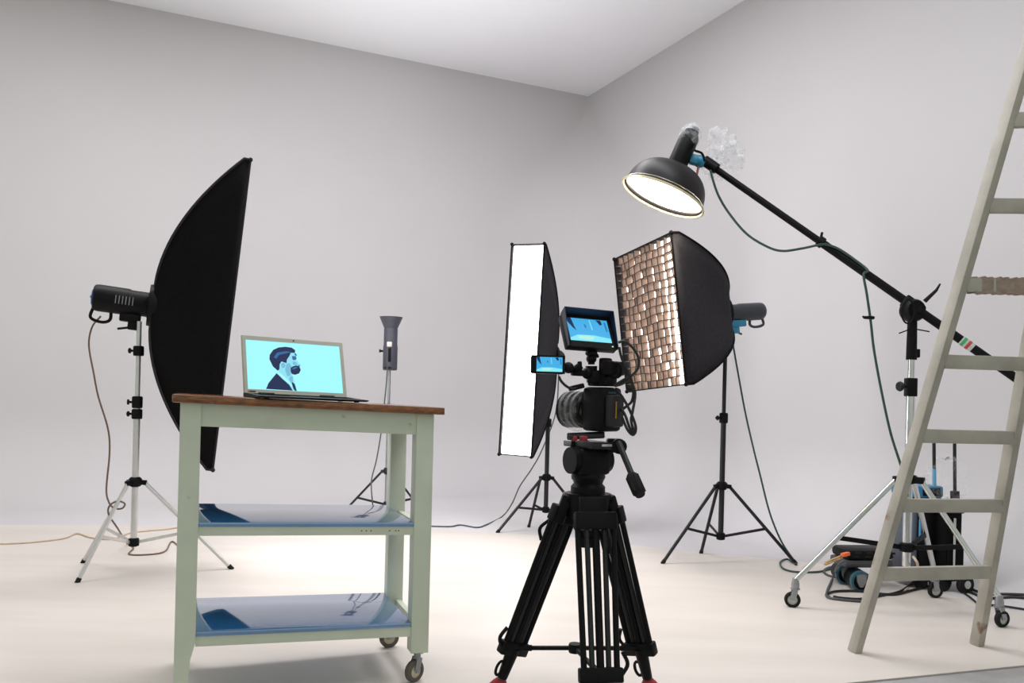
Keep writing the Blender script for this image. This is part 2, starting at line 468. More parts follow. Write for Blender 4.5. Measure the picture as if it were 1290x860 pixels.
def build_cart():
    t = thing('kitchen_cart', 'pale green kitchen cart with brown wooden top, two blue shelves and two castors', 'cart', cart_o)
    b = MB(); b.box((-0.022, -0.022, 0.876), (CART_W + 0.030, CART_D + LEG + 0.012, 0.900), MC, 0.004)
    obj('tabletop', b, TOPW, t, label='brown oiled wooden worktop')
    # left legs: tapered foot on the floor; right legs: short, on castors
    for y in (0, CART_D):
        zb, zc = -0.024, 0.165
        prof = [(0, 0.876), (LEG, 0.876), (LEG, zc), (LEG - .006, zc - .022), (LEG - .013, zc - .05), (LEG - .017, zc - .09), (LEG - .02, zb), (0, zb)]
        b = MB()
        M = MC @ Matrix(((1, 0, 0, 0), (0, 0, -1, y + LEG), (0, 1, 0, 0), (0, 0, 0, 1)))
        b.prism(prof, 0, LEG, M)
        obj('leg', b, PAINT, t)
    for y in (0, CART_D):
        b = MB(); b.box((CART_W - LEG, y, 0.098), (CART_W, y + LEG, 0.876), MC, 0.002)
        obj('leg', b, PAINT, t)
    ins = 0.007
    b = MB(); b.box((LEG, ins, 0.808), (CART_W - LEG, ins + .02, 0.876), MC); obj('apron', b, PAINT, t)
    b = MB(); b.box((LEG, CART_D + LEG - ins - .02, 0.808), (CART_W - LEG, CART_D + LEG - ins, 0.876), MC); obj('apron', b, PAINT, t)
    for x in (ins, CART_W - ins - .02):
        b = MB(); b.box((x, LEG, 0.808), (x + .02, CART_D, 0.876), MC); obj('apron', b, PAINT, t)
    blue = mat('glossy_blue_laminate', (0.03, 0.17, 0.42), 0.10, var=0.05, scale=4, coat=1.0)
    blue.node_tree.nodes['Principled BSDF'].inputs['Coat IOR'].default_value = 2.7
    for z0, z1, z2 in ((0.482, 0.509, 0.5226), (0.152, 0.182, 0.196)):
        b = MB()
        b.box((LEG, ins, z0), (CART_W - LEG, ins + .02, z1), MC)
        b.box((LEG, CART_D + LEG - ins - .02, z0), (CART_W - LEG, CART_D + LEG - ins, z1), MC)
        b.box((ins, LEG, z0), (ins + .02, CART_D, z1), MC)
        b.box((CART_W - ins - .02, LEG, z0), (CART_W - ins, CART_D, z1), MC)
        fr = obj('shelf_frame', b, PAINT, t)
        b = MB(); b.box((LEG, 0.004, z1), (CART_W - LEG, CART_D + LEG - .004, z2), MC, 0.0015)
        obj('shelf_board', b, blue, t, label='glossy blue shelf board')
        if z0 > 0.3:
            for x in (0.545, 0.56, 0.575, 0.635, 0.655, 0.665):
                h = MB(); h.cyl(MC @ V((x, ins - .0006, z0 + .014)), MC @ V((x, ins + .002, z0 + .014)), 0.0026, n=8)
                obj('screw_hole', h, mat('rusty_brown', (0.3, 0.13, 0.04), 0.8), fr)
    for y, yaw in ((LEG / 2, 0.25), (CART_D + LEG / 2, -0.2)):
        base = MC @ V((CART_W - LEG / 2, y, 0.098))
        axle = Matrix.Rotation(TH + yaw, 4, 'Z') @ V((0.25, -1, 0))
        axle = V((axle.x, axle.y, 0)).normalized(); fwd = axle.cross(V((0, 0, 1)))
        wc = V((base.x, base.y, 0.036)) + fwd * 0.012
        cb = MB()
        cb.box((-.02, -.02, -.004), (.02, .02, 0.0), Matrix.Translation(base))
        cb.cyl(base - V((0, 0, .022)), base, .012)
        for s in (-1, 1):
            cb.bar(wc + axle * .014 * s, base - V((0, 0, .02)) + axle * .012 * s, .022, .003, fwd)
        cb.cyl(wc - axle * .017, wc + axle * .017, .006, n=10)
        ca = obj('castor', cb, STEEL, t, label='swivel castor with cream wheel')
        w, h = MB(), MB()
        caster_wheel(w, h, wc, axle, 0.036, 0.022)
        obj('tyre', w, mat('grey_brown_rubber', (0.10, 0.085, 0.07), 0.7), ca)
        obj('wheel_hub', h, CREAM, ca)
    return t
build_cart()

# ------------------------------------------------------------------ laptop
def build_laptop():
    yaw = math.radians(29)
    hz = 0.9 + 0.013
    hinge = at(375, 497, 2.745); hinge.z = 0
    # height of the sloping worktop below the hinge
    loc = MC.inverted() @ V((hinge.x, hinge.y, 0.9))
    ztop = (MC @ V((loc.x, loc.y, 0.9))).z
    hinge.z = ztop
    ex = V((math.cos(yaw), math.sin(yaw), -0.012)).normalized()
    tilt = Matrix((ex, V((-math.sin(yaw), math.cos(yaw), 0)), V((0, 0, 1)))).transposed().to_4x4()
    M = Matrix.Translation(hinge) @ Matrix(((ex.x, -math.sin(yaw), 0, 0), (ex.y, math.cos(yaw), 0, 0), (-0.024, 0, 1, 0), (0, 0, 0, 1)))
    t = thing('laptop', 'open silver laptop on the cart top showing a bearded man in profile on cyan', 'laptop', hinge)
    W, D, H = 0.342, 0.212, 0.205
    silver = mat('silver_beige_plastic', (0.48, 0.47, 0.41), 0.4, var=0.03)
    dark = mat('dark_grey_plastic', (0.018, 0.015, 0.015), 0.6, spec=0.2)
    b = MB()
    prof = [(-D, .006), (-D, .009), (-.01, .0155), (.012, .0155), (.014, .012), (.014, .002), (-.03, .0012), (-D + .02, .0035)]
    Mp = M @ Matrix(((0, 0, 1, 0), (1, 0, 0, 0), (0, 1, 0, 0), (0, 0, 0, 1)))
    b.prism(prof, -W / 2, W / 2, Mp)
    base = obj('base', b, dark, t)
    k = MB()
    for i in range(5):
        y0 = -.055 - i * .0215
        for j in range(13):
            if i == 4 and j in (4, 5, 6, 7): continue
            x0 = -W / 2 + .02 + j * .0233
            zz = .0155 + (y0 + .01) * 0.0325
            k.box((x0, y0, zz - .001), (x0 + .020, y0 + .018, zz + .0012), M, 0)
    obj('keyboard', k, BLK, base, kind='stuff')
    for x in (-W / 2 + .03, W / 2 - .03):
        for y in (-D + .03, -.01):
            k = MB(); k.cyl(M @ V((x, y, 0)), M @ V((x, y, .005)), .008); obj('rubber_foot', k, RUB, base)
    ang = math.radians(20)
    MS = M @ Matrix.Translation((0, 0.006, 0.012)) @ Matrix.Rotation(-ang, 4, 'X')     # screen plane: x right, z up, -y towards the viewer
    b = MB(); b.box((-W / 2, 0, 0), (W / 2, .007, H), MS, 0.003)
    lid = obj('screen_lid', b, silver, t)
    b = MB()
    x0, x1, z0, z1 = -W / 2 + .0135, W / 2 - .0135, .0165, H - .0165
    for lo, hi in (((-W / 2 + .003, -.0014, .003), (W / 2 - .003, 0.0005, z0)), ((-W / 2 + .003, -.0014, z1), (W / 2 - .003, 0.0005, H - .003)),
                   ((-W / 2 + .003, -.0014, z0), (x0, 0.0005, z1)), ((x1, -.0014, z0), (W / 2 - .003, 0.0005, z1))):
        b.box(lo, hi, MS)
    obj('bezel', b, silver, lid)
    b = MB(); b.cyl(MS @ V((0, -.0022, H - .009)), MS @ V((0, 0, H - .009)), .0026, n=12)
    obj('webcam', b, BLK, lid)
    b = MB(); b.box((x0, -.0019, .006), (x0 + .024, -.0013, .0115), MS, 0)
    obj('sticker', b, mat('dark_sticker', (0.03, 0.02, 0.015), 0.4), lid, label='dark sticker with orange end')
    b = MB(); b.box((x0, -.0021, .0065), (x0 + .006, -.0018, .011), MS, 0)
    obj('sticker_end', b, mat('amber_sticker', (0.45, 0.16, 0.02), 0.4), lid)
    for x in (-.1, .1):
        b = MB(); b.cyl(M @ V((x - .025, .006, .0135)), M @ V((x + .025, .006, .0135)), .0055, n=12)
        obj('hinge', b, dark, t)
    # picture: flat layers of light on the display
    def P(cx, cy):
        u = (cx - 286) / 765.0
        top = 190 + (cx - 285) * .062; bot = 580 + (cx - 288) * .0416
        v = 1 - (cy - top) / (bot - top)
        return x0 + (x1 - x0) * u, z0 + (z1 - z0) * v
    b = MB()
    NY, NX = 1, 6
    b.add([(x0, -.0003, z0), (x1, -.0003, z0), (x1, -.0003, z1), (x0, -.0003, z1)], [(0, 1, 2, 3)], 0, MS)
    layers = [
        (2, [(530, 440), (545, 380), (600, 340), (640, 290), (672, 295), (684, 325), (684, 350), (702, 372), (716, 386), (700, 398), (706, 410), (690, 440), (640, 470), (655, 520), (668, 592), (600, 588), (515, 480)]),
        (4, [(600, 380), (625, 375), (640, 400), (625, 430), (628, 470), (600, 480), (585, 430)]),
        (1, [(525, 435), (490, 402), (465, 345), (470, 310), (500, 270), (545, 250), (600, 244), (650, 250), (678, 270), (674, 292), (640, 292), (626, 320), (606, 345), (600, 375), (562, 362), (545, 382), (540, 425)]),
        (3, [(500, 330), (530, 292), (600, 280), (650, 285), (600, 297), (545, 310), (520, 340)]),
        (1, [(628, 440), (632, 410), (655, 398), (680, 392), (704, 402), (712, 428), (697, 455), (662, 467), (636, 458)]),
        (3, [(640, 420), (660, 405), (685, 402), (680, 415), (655, 425)]),
        (3, [(648, 318), (680, 318), (684, 342), (665, 352), (650, 345)]),
        (1, [(425, 579), (448, 532), (515, 455), (560, 500), (610, 545), (636, 591)]),
        (1, [(634, 520), (655, 540), (668, 593), (652, 592), (630, 552)]),
        (4, [(555, 380), (580, 370), (592, 395), (580, 415), (560, 410)]),
        (0, [(528, 440), (556, 462), (600, 505), (634, 545), (640, 575), (612, 542), (560, 496), (520, 455)]),
        (3, [(668, 292), (684, 300), (690, 318), (672, 312)]),
        (4, [(652, 360), (676, 366), (690, 386), (672, 392), (650, 384)]),
        (3, [(690, 388), (708, 392), (712, 398), (696, 400)]),
        (4, [(620, 480), (645, 478), (640, 520), (628, 530), (612, 505)]),
    ]
    for i, (mi, pts) in enumerate(layers):
        q = [P(*p) for p in pts]
        b.add([(x, -.0004 - i * .00004, z) for x, z in q], [tuple(range(len(q)))], mi, MS)
    cols = [emitter('screen_cyan', (0.36, 0.95, 1.0), 1.0 * L_SCREEN), emitter('screen_navy', (0.0, 0.012, 0.09), 0.8), emitter('screen_pale', (0.30, 0.82, 1.0), 0.9),
            emitter('screen_midblue', (0.02, 0.16, 0.42), 0.8), emitter('screen_lightblue', (0.22, 0.62, 0.85), 0.8)]
    obj('display', b, cols, lid, label='display with a bearded man in profile on cyan')
build_laptop()

# ------------------------------------------------------------------ stands, strobes, softboxes
def lerp(a, b, t): return V(a) + (V(b) - V(a)) * t
def light_stand(label, foot_pts, centre, z_collar, z_hub, z_joint, z_top, r, m_pole, m_joint, name='light_stand', strut_at=0.55, group='tripod light stands', leg_mat=None, extra_joint=None):
    c = V((centre[0], centre[1], 0))
    t = thing(name, label, 'light stand', c, group)
    leg_mat = leg_mat or m_pole
    up = V((0, 0, 1))
    b = MB(); b.cyl(c + up * (z_hub - .02), c + up * z_joint, r, n=16); obj('pole', b, m_pole, t)
    b = MB(); b.cyl(c + up * (z_joint - .02), c + up * z_top, r * .74, n=16); obj('upper_pole', b, m_pole, t)
    def clamp(z, hh, ang):
        q = MB()
        q.lathe([(r * .7, 0), (r * 1.45, 0), (r * 1.6, .1), (r * 1.6, .9), (r * 1.35, 1), (r * .7, 1)], c + up * (z - hh / 2), up * hh, 16)
        cl = obj('clamp', q, m_joint, t)
        d = V((math.cos(ang), math.sin(ang), 0))
        k = MB(); k.cyl(c + up * z + d * r, c + up * z + d * (r + .024), .006, n=10)
        k.lathe([(0, 0), (.012, .05), (.015, .5), (.012, .95), (0, 1)], c + up * z + d * (r + .02), d * .012, 12)
        s = d.cross(up)
        k.bar(c + up * z + d * (r + .026) - s * .02, c + up * z + d * (r + .026) + s * .02, .009, .009, up, .002)
        obj('knob', k, m_joint, cl)
    clamp(z_joint, .06, math.radians(200))
    if extra_joint:
        for z in extra_joint: clamp(z, .05, math.radians(190))
    b = MB(); b.lathe([(r * 1.0, 0), (r * 1.7, .1), (r * 2.0, .4), (r * 2.0, .8), (r * 1.4, 1), (r, 1)], c + up * (z_collar - .025), up * .05, 18)
    for f in foot_pts:
        d = V((f.x - c.x, f.y - c.y, 0)).normalized()
        b.bar(c + up * z_collar + d * r, c + up * (z_collar - .004) + d * (r * 3.4), .022, .024, d.cross(up), .003)
    obj('leg_collar', b, m_joint, t)
    b = MB(); b.lathe([(r, 0), (r * 1.6, .1), (r * 1.6, .9), (r, 1)], c + up * (z_hub - .022), up * .044, 16); obj('hub', b, m_joint, t)
    for f in foot_pts:
        d = V((f.x - c.x, f.y - c.y, 0)).normalized()
        top = c + up * z_collar + d * (r * 2.6)
        foot = V(f); 
        l = MB(); l.cyl(top, lerp(top, foot, .97), r * .62, n=10)
        lo = obj('leg', l, leg_mat, t)
        tip = MB(); tip.cyl(lerp(top, foot, .955), foot, r * .75, n=10); obj('rubber_foot', tip, RUB, lo)
        s = MB(); mid = lerp(top, foot, strut_at)
        s.bar(c + up * z_hub + d * r, mid, .016, .006, up, .001)
        obj('strut', s, leg_mat, t)
    return t

def strobe(label, p_front, axis, length, r, name='studio_strobe', mount=None, cable_side=None, accent=BLUE, body=BLK):
    """cylindrical flash head whose front meets the softbox ring; p_front is the front centre"""
    a = V(axis).normalized()
    M = upright(a); M.translation = p_front
    root = V(p_front) - a * length * .5 - V((0, 0, r))
    t = thing(name, label, 'studio flash', root, 'studio flash heads')
    b = MB()
    b.lathe([(0, 0), (r * .80, 0), (r * .95, .03), (r, .1), (r, .62), (r * .93, .66), (r * .93, .97), (r * 1.02, .98), (r * 1.02, 1), (0, 1)], V(p_front) - a * length, a * length, 24)
    bo = obj('body', b, body, t)
    b = MB(); b.lathe([(0, 0), (r * .55, 0), (r * .62, .5), (r * .62, 1)], V(p_front) - a * (length + .006), a * .01, 20)
    obj('rear_panel', b, accent, t, label='coloured rear control panel')
    b = MB()
    for dy in (-.02, 0, .02): b.cyl(M @ V((-length - .012, dy, .0)), M @ V((-length, dy, 0)), .006, n=8)
    obj('dial', b, GREY, t)
    b = MB()   # grip under the rear
    b.tube(smooth_path([M @ V((-length * .96, 0, -r * .6)), M @ V((-length * 1.0, 0, -r * 1.5)), M @ V((-length * .8, 0, -r * 1.75)), M @ V((-length * .66, 0, -r * 1.5)), M @ V((-length * .66, 0, -r * .8))], 5), .008, 8)
    obj('handle', b, body, t)
    b = MB()
    for k in range(6): b.box((-length * .6 + k * length * .06, -r * 1.012, -r * .3), (-length * .6 + k * length * .06 + .004, -r * .9, r * .3), M)
    obj('cooling_vents', b, GREY, t)
    b = MB()
    b.box((-length * .50, -.03, -r - .032), (-length * .12, .03, -r * .85), M, .006)
    b.box((-length * .34, -.022, -r - .07), (-length * .14, .022, -r - .02), M, .006)
    br = obj('tilt_bracket', b, accent if mount == 'teal' else body, t)
    b = MB(); b.tube([M @ V((-length * .24, 0, -r - .055)), M @ V((-length * .5, -.03, -r - .075))], .006, 8); obj('lever', b, body, br)
    return t

def softbox(label, face_c, n, hvec, w, h, depth, bulge, m_side, m_face, mat_rim, name='softbox', ring=0.085, lip=0.03, grid=None, group='softboxes', base_z=None):
    """n: direction of light; hvec: long axis of the face"""
    x = V(n).normalized()
    z = V(hvec) - x * V(hvec).dot(x); z.normalize()
    y = z.cross(x)
    M = Matrix((x, y, z)).transposed().to_4x4(); M.translation = V(face_c)
    t = thing(name, label, 'softbox', V(face_c) - x * depth, group)
    cor = [(-w / 2, -h / 2), (w / 2, -h / 2), (w / 2, h / 2), (-w / 2, h / 2)]
    rc = [(-ring, -ring), (ring, -ring), (ring, ring), (-ring, ring)]
    N, K = 18, 8
    def g(s): return s ** bulge
    def rib(i, s):
        k = g(s)
        return V((-depth + depth * s, rc[i][0] + (cor[i][0] - rc[i][0]) * k, rc[i][1] + (cor[i][1] - rc[i][1]) * k))
    ribs = [[rib(i, (j / N) ** 1.7) for j in range(N + 1)] for i in range(4)]
    for i in range(4):
        i2 = (i + 1) % 4
        b = MB(); vs = []
        for j in range(N + 1):
            s = j / N
            for k in range(K + 1):
                q = k / K
                p = ribs[i][j].lerp(ribs[i2][j], q)
                sag = math.sin(math.pi * q) * math.sin(math.pi * s) ** 1.5 * 0.035
                c2 = V((p.x, 0, 0)); d = c2 - p
                if d.length > 1e-6: p = p + d.normalized() * sag * min(1, d.length / .2)
                vs.append(p)
        fs = [(j * (K + 1) + k, j * (K + 1) + k + 1, (j + 1) * (K + 1) + k + 1, (j + 1) * (K + 1) + k) for j in range(N) for k in range(K)]
        # lip in front of the diffuser
        e0 = len(vs)
        vs += [V((lip, cor[i][0], cor[i][1])), V((lip, cor[i2][0], cor[i2][1]))]
        fs += [(N * (K + 1), e0, e0 + 1, N * (K + 1) + K)] if False else [(N * (K + 1) + k, N * (K + 1) + k + 1, e0 + 1 if k >= K / 2 else e0) for k in range(K)] + [(N * (K + 1) + K // 2, e0 + 1, e0)]
        b.add(vs, fs, 0, M)
        pn = obj('side_panel', b, m_side, t, angle=60)
        sd = pn.modifiers.new('thickness', 'SOLIDIFY'); sd.thickness = 0.003; sd.offset = 0
    for i in range(4):
        b = MB(); b.tube([M @ p for p in ribs[i]] + [M @ V((lip, cor[i][0], cor[i][1]))], .007, 6)
        obj('corner_seam', b, mat_rim, t)
    b = MB(); pts = [M @ V((lip, cx, cy)) for cx, cy in cor]
    b.tube(pts, .006, 6, closed=True)
    for i in range(4):
        b.blob(pts[i], .012, .012, .012, 8, 6)
    obj('front_rim', b, mat_rim, t)
    b = MB(); G = 6; vs = []
    for i in range(G + 1):
        for j in range(G + 1):
            vs.append((-.004, (-w / 2 + w * i / G) * .985, (-h / 2 + h * j / G) * .992))
    b.add(vs, [(i * (G + 1) + j, i * (G + 1) + j + 1, (i + 1) * (G + 1) + j + 1, (i + 1) * (G + 1) + j) for i in range(G) for j in range(G)], 0, M)
    obj('diffuser', b, m_face, t, label='lit white diffuser cloth')
    b = MB(); b.lathe([(0, 0), (ring * 1.25, 0), (ring * 1.28, .5), (ring * 1.2, 1), (0, 1)], M @ V((-depth - .02, 0, 0)), x * .04, 24)
    obj('speed_ring', b, BLK, t)
    return t, M

tan_cable = mat('brown_cable_rubber', (0.17, 0.11, 0.08), 0.6)
dark_cable = mat('black_cable_rubber', (0.008, 0.009, 0.01), 0.5)
grey_cable = mat('grey_cable_rubber', (0.07, 0.075, 0.08), 0.6)
green_cable = mat('dark_green_cable_rubber', (0.02, 0.055, 0.045), 0.5)
pale_cable = mat('pale_tan_cable_rubber', (0.55, 0.42, 0.30), 0.6)

# ---- left: large softbox turned away from the camera
def left_light():
    c = V((-1.90, 4.23, 0))
    white_pole = ALU
    feet = [on_floor(97, 734), on_floor(293, 717), on_floor(104, 709)]
    light_stand('silver tripod light stand at the left behind the cart, carrying the dark softbox', feet, (c.x, c.y), .455, .15, .86, 1.27, .016, ALU, BLK, extra_joint=(.80, 1.12))
    az, dn = math.radians(23), math.radians(5.2)
    n = V((math.cos(az) * math.cos(dn), math.sin(az) * math.cos(dn), -math.sin(dn)))
    ringp = at(187, 384, 4.27)
    D = 0.345
    fc = ringp + n * (D + .02)
    face = emitter('left_diffuser_light', (1.0, 0.99, 0.99), L_LEFT_BOX)
    softbox('tall black softbox seen from its side and back, left of the cart', fc, n, (0, 0, 1), .36, 1.60, D, .53, FAB, face, FAB2)
    strobe('black flash head with blue rear, fixed behind the leftmost softbox', ringp + n * .004, n, .26, .068)
    h = at(128, 401, 4.25)
    cable('power_cable', [at(127, 398, 4.22), at(116, 412, 4.22), at(112, 435, 4.22), at(118, 470, 4.2), at(124, 500, 4.2), at(136, 540, 4.2), at(138, 570, 4.2),
                          at(134, 615, 4.18), at(137, 632, 4.16), at(144, 640, 4.15), at(154, 640, 4.15), at(157, 634, 4.15), at(148, 631, 4.15), at(138, 637, 4.16), at(137, 648, 4.17),
                          at(148, 665, 4.2), on_floor(160, 684, .01), on_floor(168, 690, .006), on_floor(163, 698, .006), on_floor(190, 698, .006), on_floor(208, 694, .006), on_floor(216, 682, .006), on_floor(226, 688, .006)],
          .0045, tan_cable, 'thin brown cable hanging in a loop from the leftmost flash head')
    cable('floor_cable', [on_floor(-40, 686, .006), on_floor(0, 685, .006), on_floor(40, 683, .006), on_floor(80, 678, .006), on_floor(97, 672, .006), on_floor(115, 677, .006), on_floor(140, 679, .006),
                          on_floor(165, 671, .006), on_floor(190, 668, .006), on_floor(224, 664, .006), on_floor(262, 650, .006), on_floor(330, 646, .006), on_floor(356, 642, .006)],
          .005, pale_cable, 'pale tan cable lying on the floor at the far left')
left_light()

# ---- small bare flash on a stand, pointing at the ceiling
def small_flash():
    p = V((-.90, 6.1, 0))
    feet = [on_floor(424, 654), on_floor(541, 656), V((-.86, 6.45, 0))]
    for f in feet: f.z = max(f.z, 0)
    light_stand('slim grey light stand behind the cart with an upright flash on top', feet, (p.x, p.y), .363, .12, .75, 1.16, .013, STEEL, BLK2, leg_mat=BLK2)
    top = V((p.x + .002, p.y, 1.10))
    t = thing('upright_flash', 'grey flash with a flared reflector pointing at the ceiling, right of the laptop', 'studio flash', top, 'studio flash heads')
    up = V((0, 0, 1))
    b = MB(); b.lathe([(0, 0), (.048, 0), (.053, .03), (.053, .55), (.050, .60), (.050, .98), (.046, 1), (0, 1)], top, up * .31, 22); obj('body', b, mat('slate_plastic', (0.06, 0.06, 0.085), .45), t)
    b = MB(); b.lathe([(.048, 0), (.052, .1), (.085, 1), (.080, 1), (.048, .14), (.046, 0)], top + up * .305, up * .085, 28); obj('reflector', b, mat('silver_reflector', (.07, .07, .095), .4), t)
    b = MB(); b.lathe([(0, 0), (.044, 0)], top + up * .325, up, 24); obj('flash_tube', b, emitter('flash_glow', (1, .98, .97), 6.0), t)
    f = V((0, -1, 0))
    b = MB(); b.box((-.018, -.058, .17), (.018, -.045, .205), Matrix.Translation(top), .002); obj('control_plate', b, mat('pale_label', (.65, .62, .58), .5), t, label='pale square control plate')
    b = MB(); b.box((-.008, -.060, .06), (.012, -.046, .16), Matrix.Translation(top), .003); b.box((-.04, -.06, .012), (.02, -.04, .02), Matrix.Translation(top), .002); obj('bracket', b, BLK, t)
    b = MB(); b.cyl(top + V((-.05, 0, .14)), top + V((-.072, 0, .14)), .008, n=10); b.cyl(top + V((-.072, 0, .14)), top + V((-.08, 0, .14)), .013, n=12); obj('knob', b, BLK, t)
    l = bpy.data.lights.new('upright_flash_lamp', 'SPOT')
    l.energy = W_FLASH; l.spot_size = math.radians(95); l.spot_blend = 1.0; l.shadow_soft_size = .04
    o = bpy.data.objects.new('upright_flash_lamp', l); C.objects.link(o)
    o.parent = t; o.location = (0, 0, .345); o.rotation_euler = (math.pi, 0, 0)
    cable('flash_cable', [at(488, 462, 6.03), at(487, 480, 6.03), at(485, 500, 6.03), at(480, 545, 6.03), at(474, 580, 6.03), at(468, 605, 6.0), at(469, 630, 5.95), on_floor(472, 652, .006), on_floor(478, 657, .006), on_floor(446, 650, .006), on_floor(440, 648, .006)],
          .005, grey_cable, 'thin grey cable hanging from the flash right of the laptop')
small_flash()

# ---- strip softbox, lit, in the middle
def strip_light():
    n = V((-.40, -.916, .03)).normalized()
    face = emitter('strip_diffuser_light', (1.0, 0.985, 0.975), L_STRIP)
    fc = V((.068, 5.6, 1.247))
    D = .42
    softbox('narrow upright softbox with a glaring white front, behind the video camera', fc, n, (.055, .06, .995), .235, 1.42, D, .5, FAB2, face, FAB)
    ring = fc - n * (D + .02)
    strobe('black flash head behind the narrow white softbox', ring, n, .24, .06)
    c = (.262, 5.95)
    feet = [on_floor(626, 671), on_floor(666, 664), on_floor(748, 668)]
    light_stand('black tripod light stand under the narrow white softbox', feet, c, .36, .13, .75, 1.17, .016, BLK2, BLK)
    cable('strip_cable', [at(704, 470, 6.2), at(700, 520, 6.2), at(683, 566, 6.15), at(670, 590, 6.1), at(655, 612, 6.05), at(645, 634, 6.0), on_floor(633, 650, .01), on_floor(612, 661, .006), on_floor(600, 664, .006), on_floor(580, 661, .006), on_floor(566, 663, .006), on_floor(530, 662, .006), on_floor(500, 660, .006)],
          .005, grey_cable, 'grey cable curving down to the floor left of the narrow softbox')
strip_light()

# ---- softbox with egg-crate grid
GRID_SIGN = 1       # side of the face nearest the camera, in the frame of the face
def grid_light():
    n = V((-.939, -.327, -.102)).normalized()
    h = V((-.105, .03, .995))
    w, hh, D = .68, .80, .43
    fc = V((.794, 4.70, 1.404))
    face = emitter('grid_diffuser_light', (1.0, 0.89, 0.76), L_GRID)
    t, M = softbox('rectangular softbox with a warm lit honeycomb grid, right of the video camera', fc, n, h, w, hh, D, .5, FAB2, face, FAB, name='softbox', lip=.046)
    gm = mat('grid_cloth_lit_brown', (0.40, 0.31, 0.275), .7, var=.2, scale=25, transl=.45)  # black cloth coloured brown, as the light through it makes it look
    edge = mat('black_grid_binding', (0.03, 0.022, 0.02), .8, var=.2)
    NV, NH = 10, 17
    rnd = random.Random(3)
    zs = [-hh / 2 + hh * (k + 1) / (NH + 1) for k in range(NH)]
    BK, FR = .003, .045
    def strip(rows, axis):
        """rows: (y, z, back x, front x, shift of the front along y) -> thin cloth band with a dark bound front edge"""
        for part_name in ('cloth', 'edge'):
            vs = []
            for y, z, xb, xf, sh in rows:
                th = .0007 if part_name == 'cloth' else .0021
                x0, x1 = (xb, xf - .005) if part_name == 'cloth' else (xf - .005, xf)
                f0, f1 = (x0 - xb) / (xf - xb), (x1 - xb) / (xf - xb)
                for x, f, sg in ((x0, f0, -1), (x1, f1, -1), (x1, f1, 1), (x0, f0, 1)):
                    vs.append((x, y + sh * f + (sg * th if axis == 'y' else 0), z + (sg * th if axis == 'z' else 0)))
            n_ = len(rows)
            fs = [(j * 4 + q, j * 4 + (q + 1) % 4, (j + 1) * 4 + (q + 1) % 4, (j + 1) * 4 + q) for j in range(n_ - 1) for q in range(4)]
            yield vs, fs
    def make_strip(rows, axis):
        b = MB()
        for mi, (vs, fs) in enumerate(strip(rows, axis)): b.add(vs, fs, mi, M)
        obj('grid_strip', b, [gm, edge], t)
    for k in range(NH):
        rows = []
        for j in range(15):
            y = -w / 2 + w * j / 14
            rows.append((y, zs[k] + .005 * math.sin(y * 14 + zs[k] * 6) + rnd.uniform(-.0016, .0016), BK, FR, 0))
        make_strip(rows, 'z')
    for k in range(NV):
        yc = -w / 2 + w * (k + 1) / (NV + 1)
        near = max(0.0, GRID_SIGN * yc / (w / 2) - .1)          # the columns towards the camera lie slacker and show the bright cloth
        rows = []
        for z in [-hh / 2] + [q for z_ in zs for q in (z_ - .001, z_ + .001)] + [hh / 2]:
            if not rows or len(rows) % 2 == 0: off = rnd.choice((-1, -.3, .3, 1)) * .016
            rows.append((yc + off * (1 - .8 * near), z, BK, FR - .014 * near, GRID_SIGN * .034 * near))
        make_strip(rows, 'y')
    ring = fc - n * (D + .02)
    strobe('dark flash head behind the honeycomb softbox', ring, n, .27, .052, mount='teal', accent=TEAL, body=mat('slate_black_plastic', (.03, .034, .045), .4))
    c = (1.25, 4.91)
    feet = [on_floor(834, 710), on_floor(1003, 710), on_floor(883, 697)]
    light_stand('black tripod light stand under the honeycomb softbox', feet, c, .44, .144, .84, 1.36, .016, BLK2, BLK, extra_joint=(1.29,))
    cable('green_cable', [at(918, 404, 4.97), at(921, 420, 4.97), at(928, 460, 4.97), at(938, 515, 4.95), at(948, 560, 4.9), at(958, 600, 4.88), at(968, 640, 4.86), at(978, 668, 4.85), at(988, 688, 4.86), on_floor(1000, 705, .012),
                          on_floor(1003, 711, .008), on_floor(992, 704, .008), on_floor(983, 708, .008), on_floor(987, 716, .008), on_floor(1003, 720, .008), on_floor(1030, 720, .008), on_floor(1050, 716, .008), on_floor(1075, 718, .008)],
          .0055, green_cable, 'dark green cable hanging from the honeycomb softbox to the floor')
grid_light()

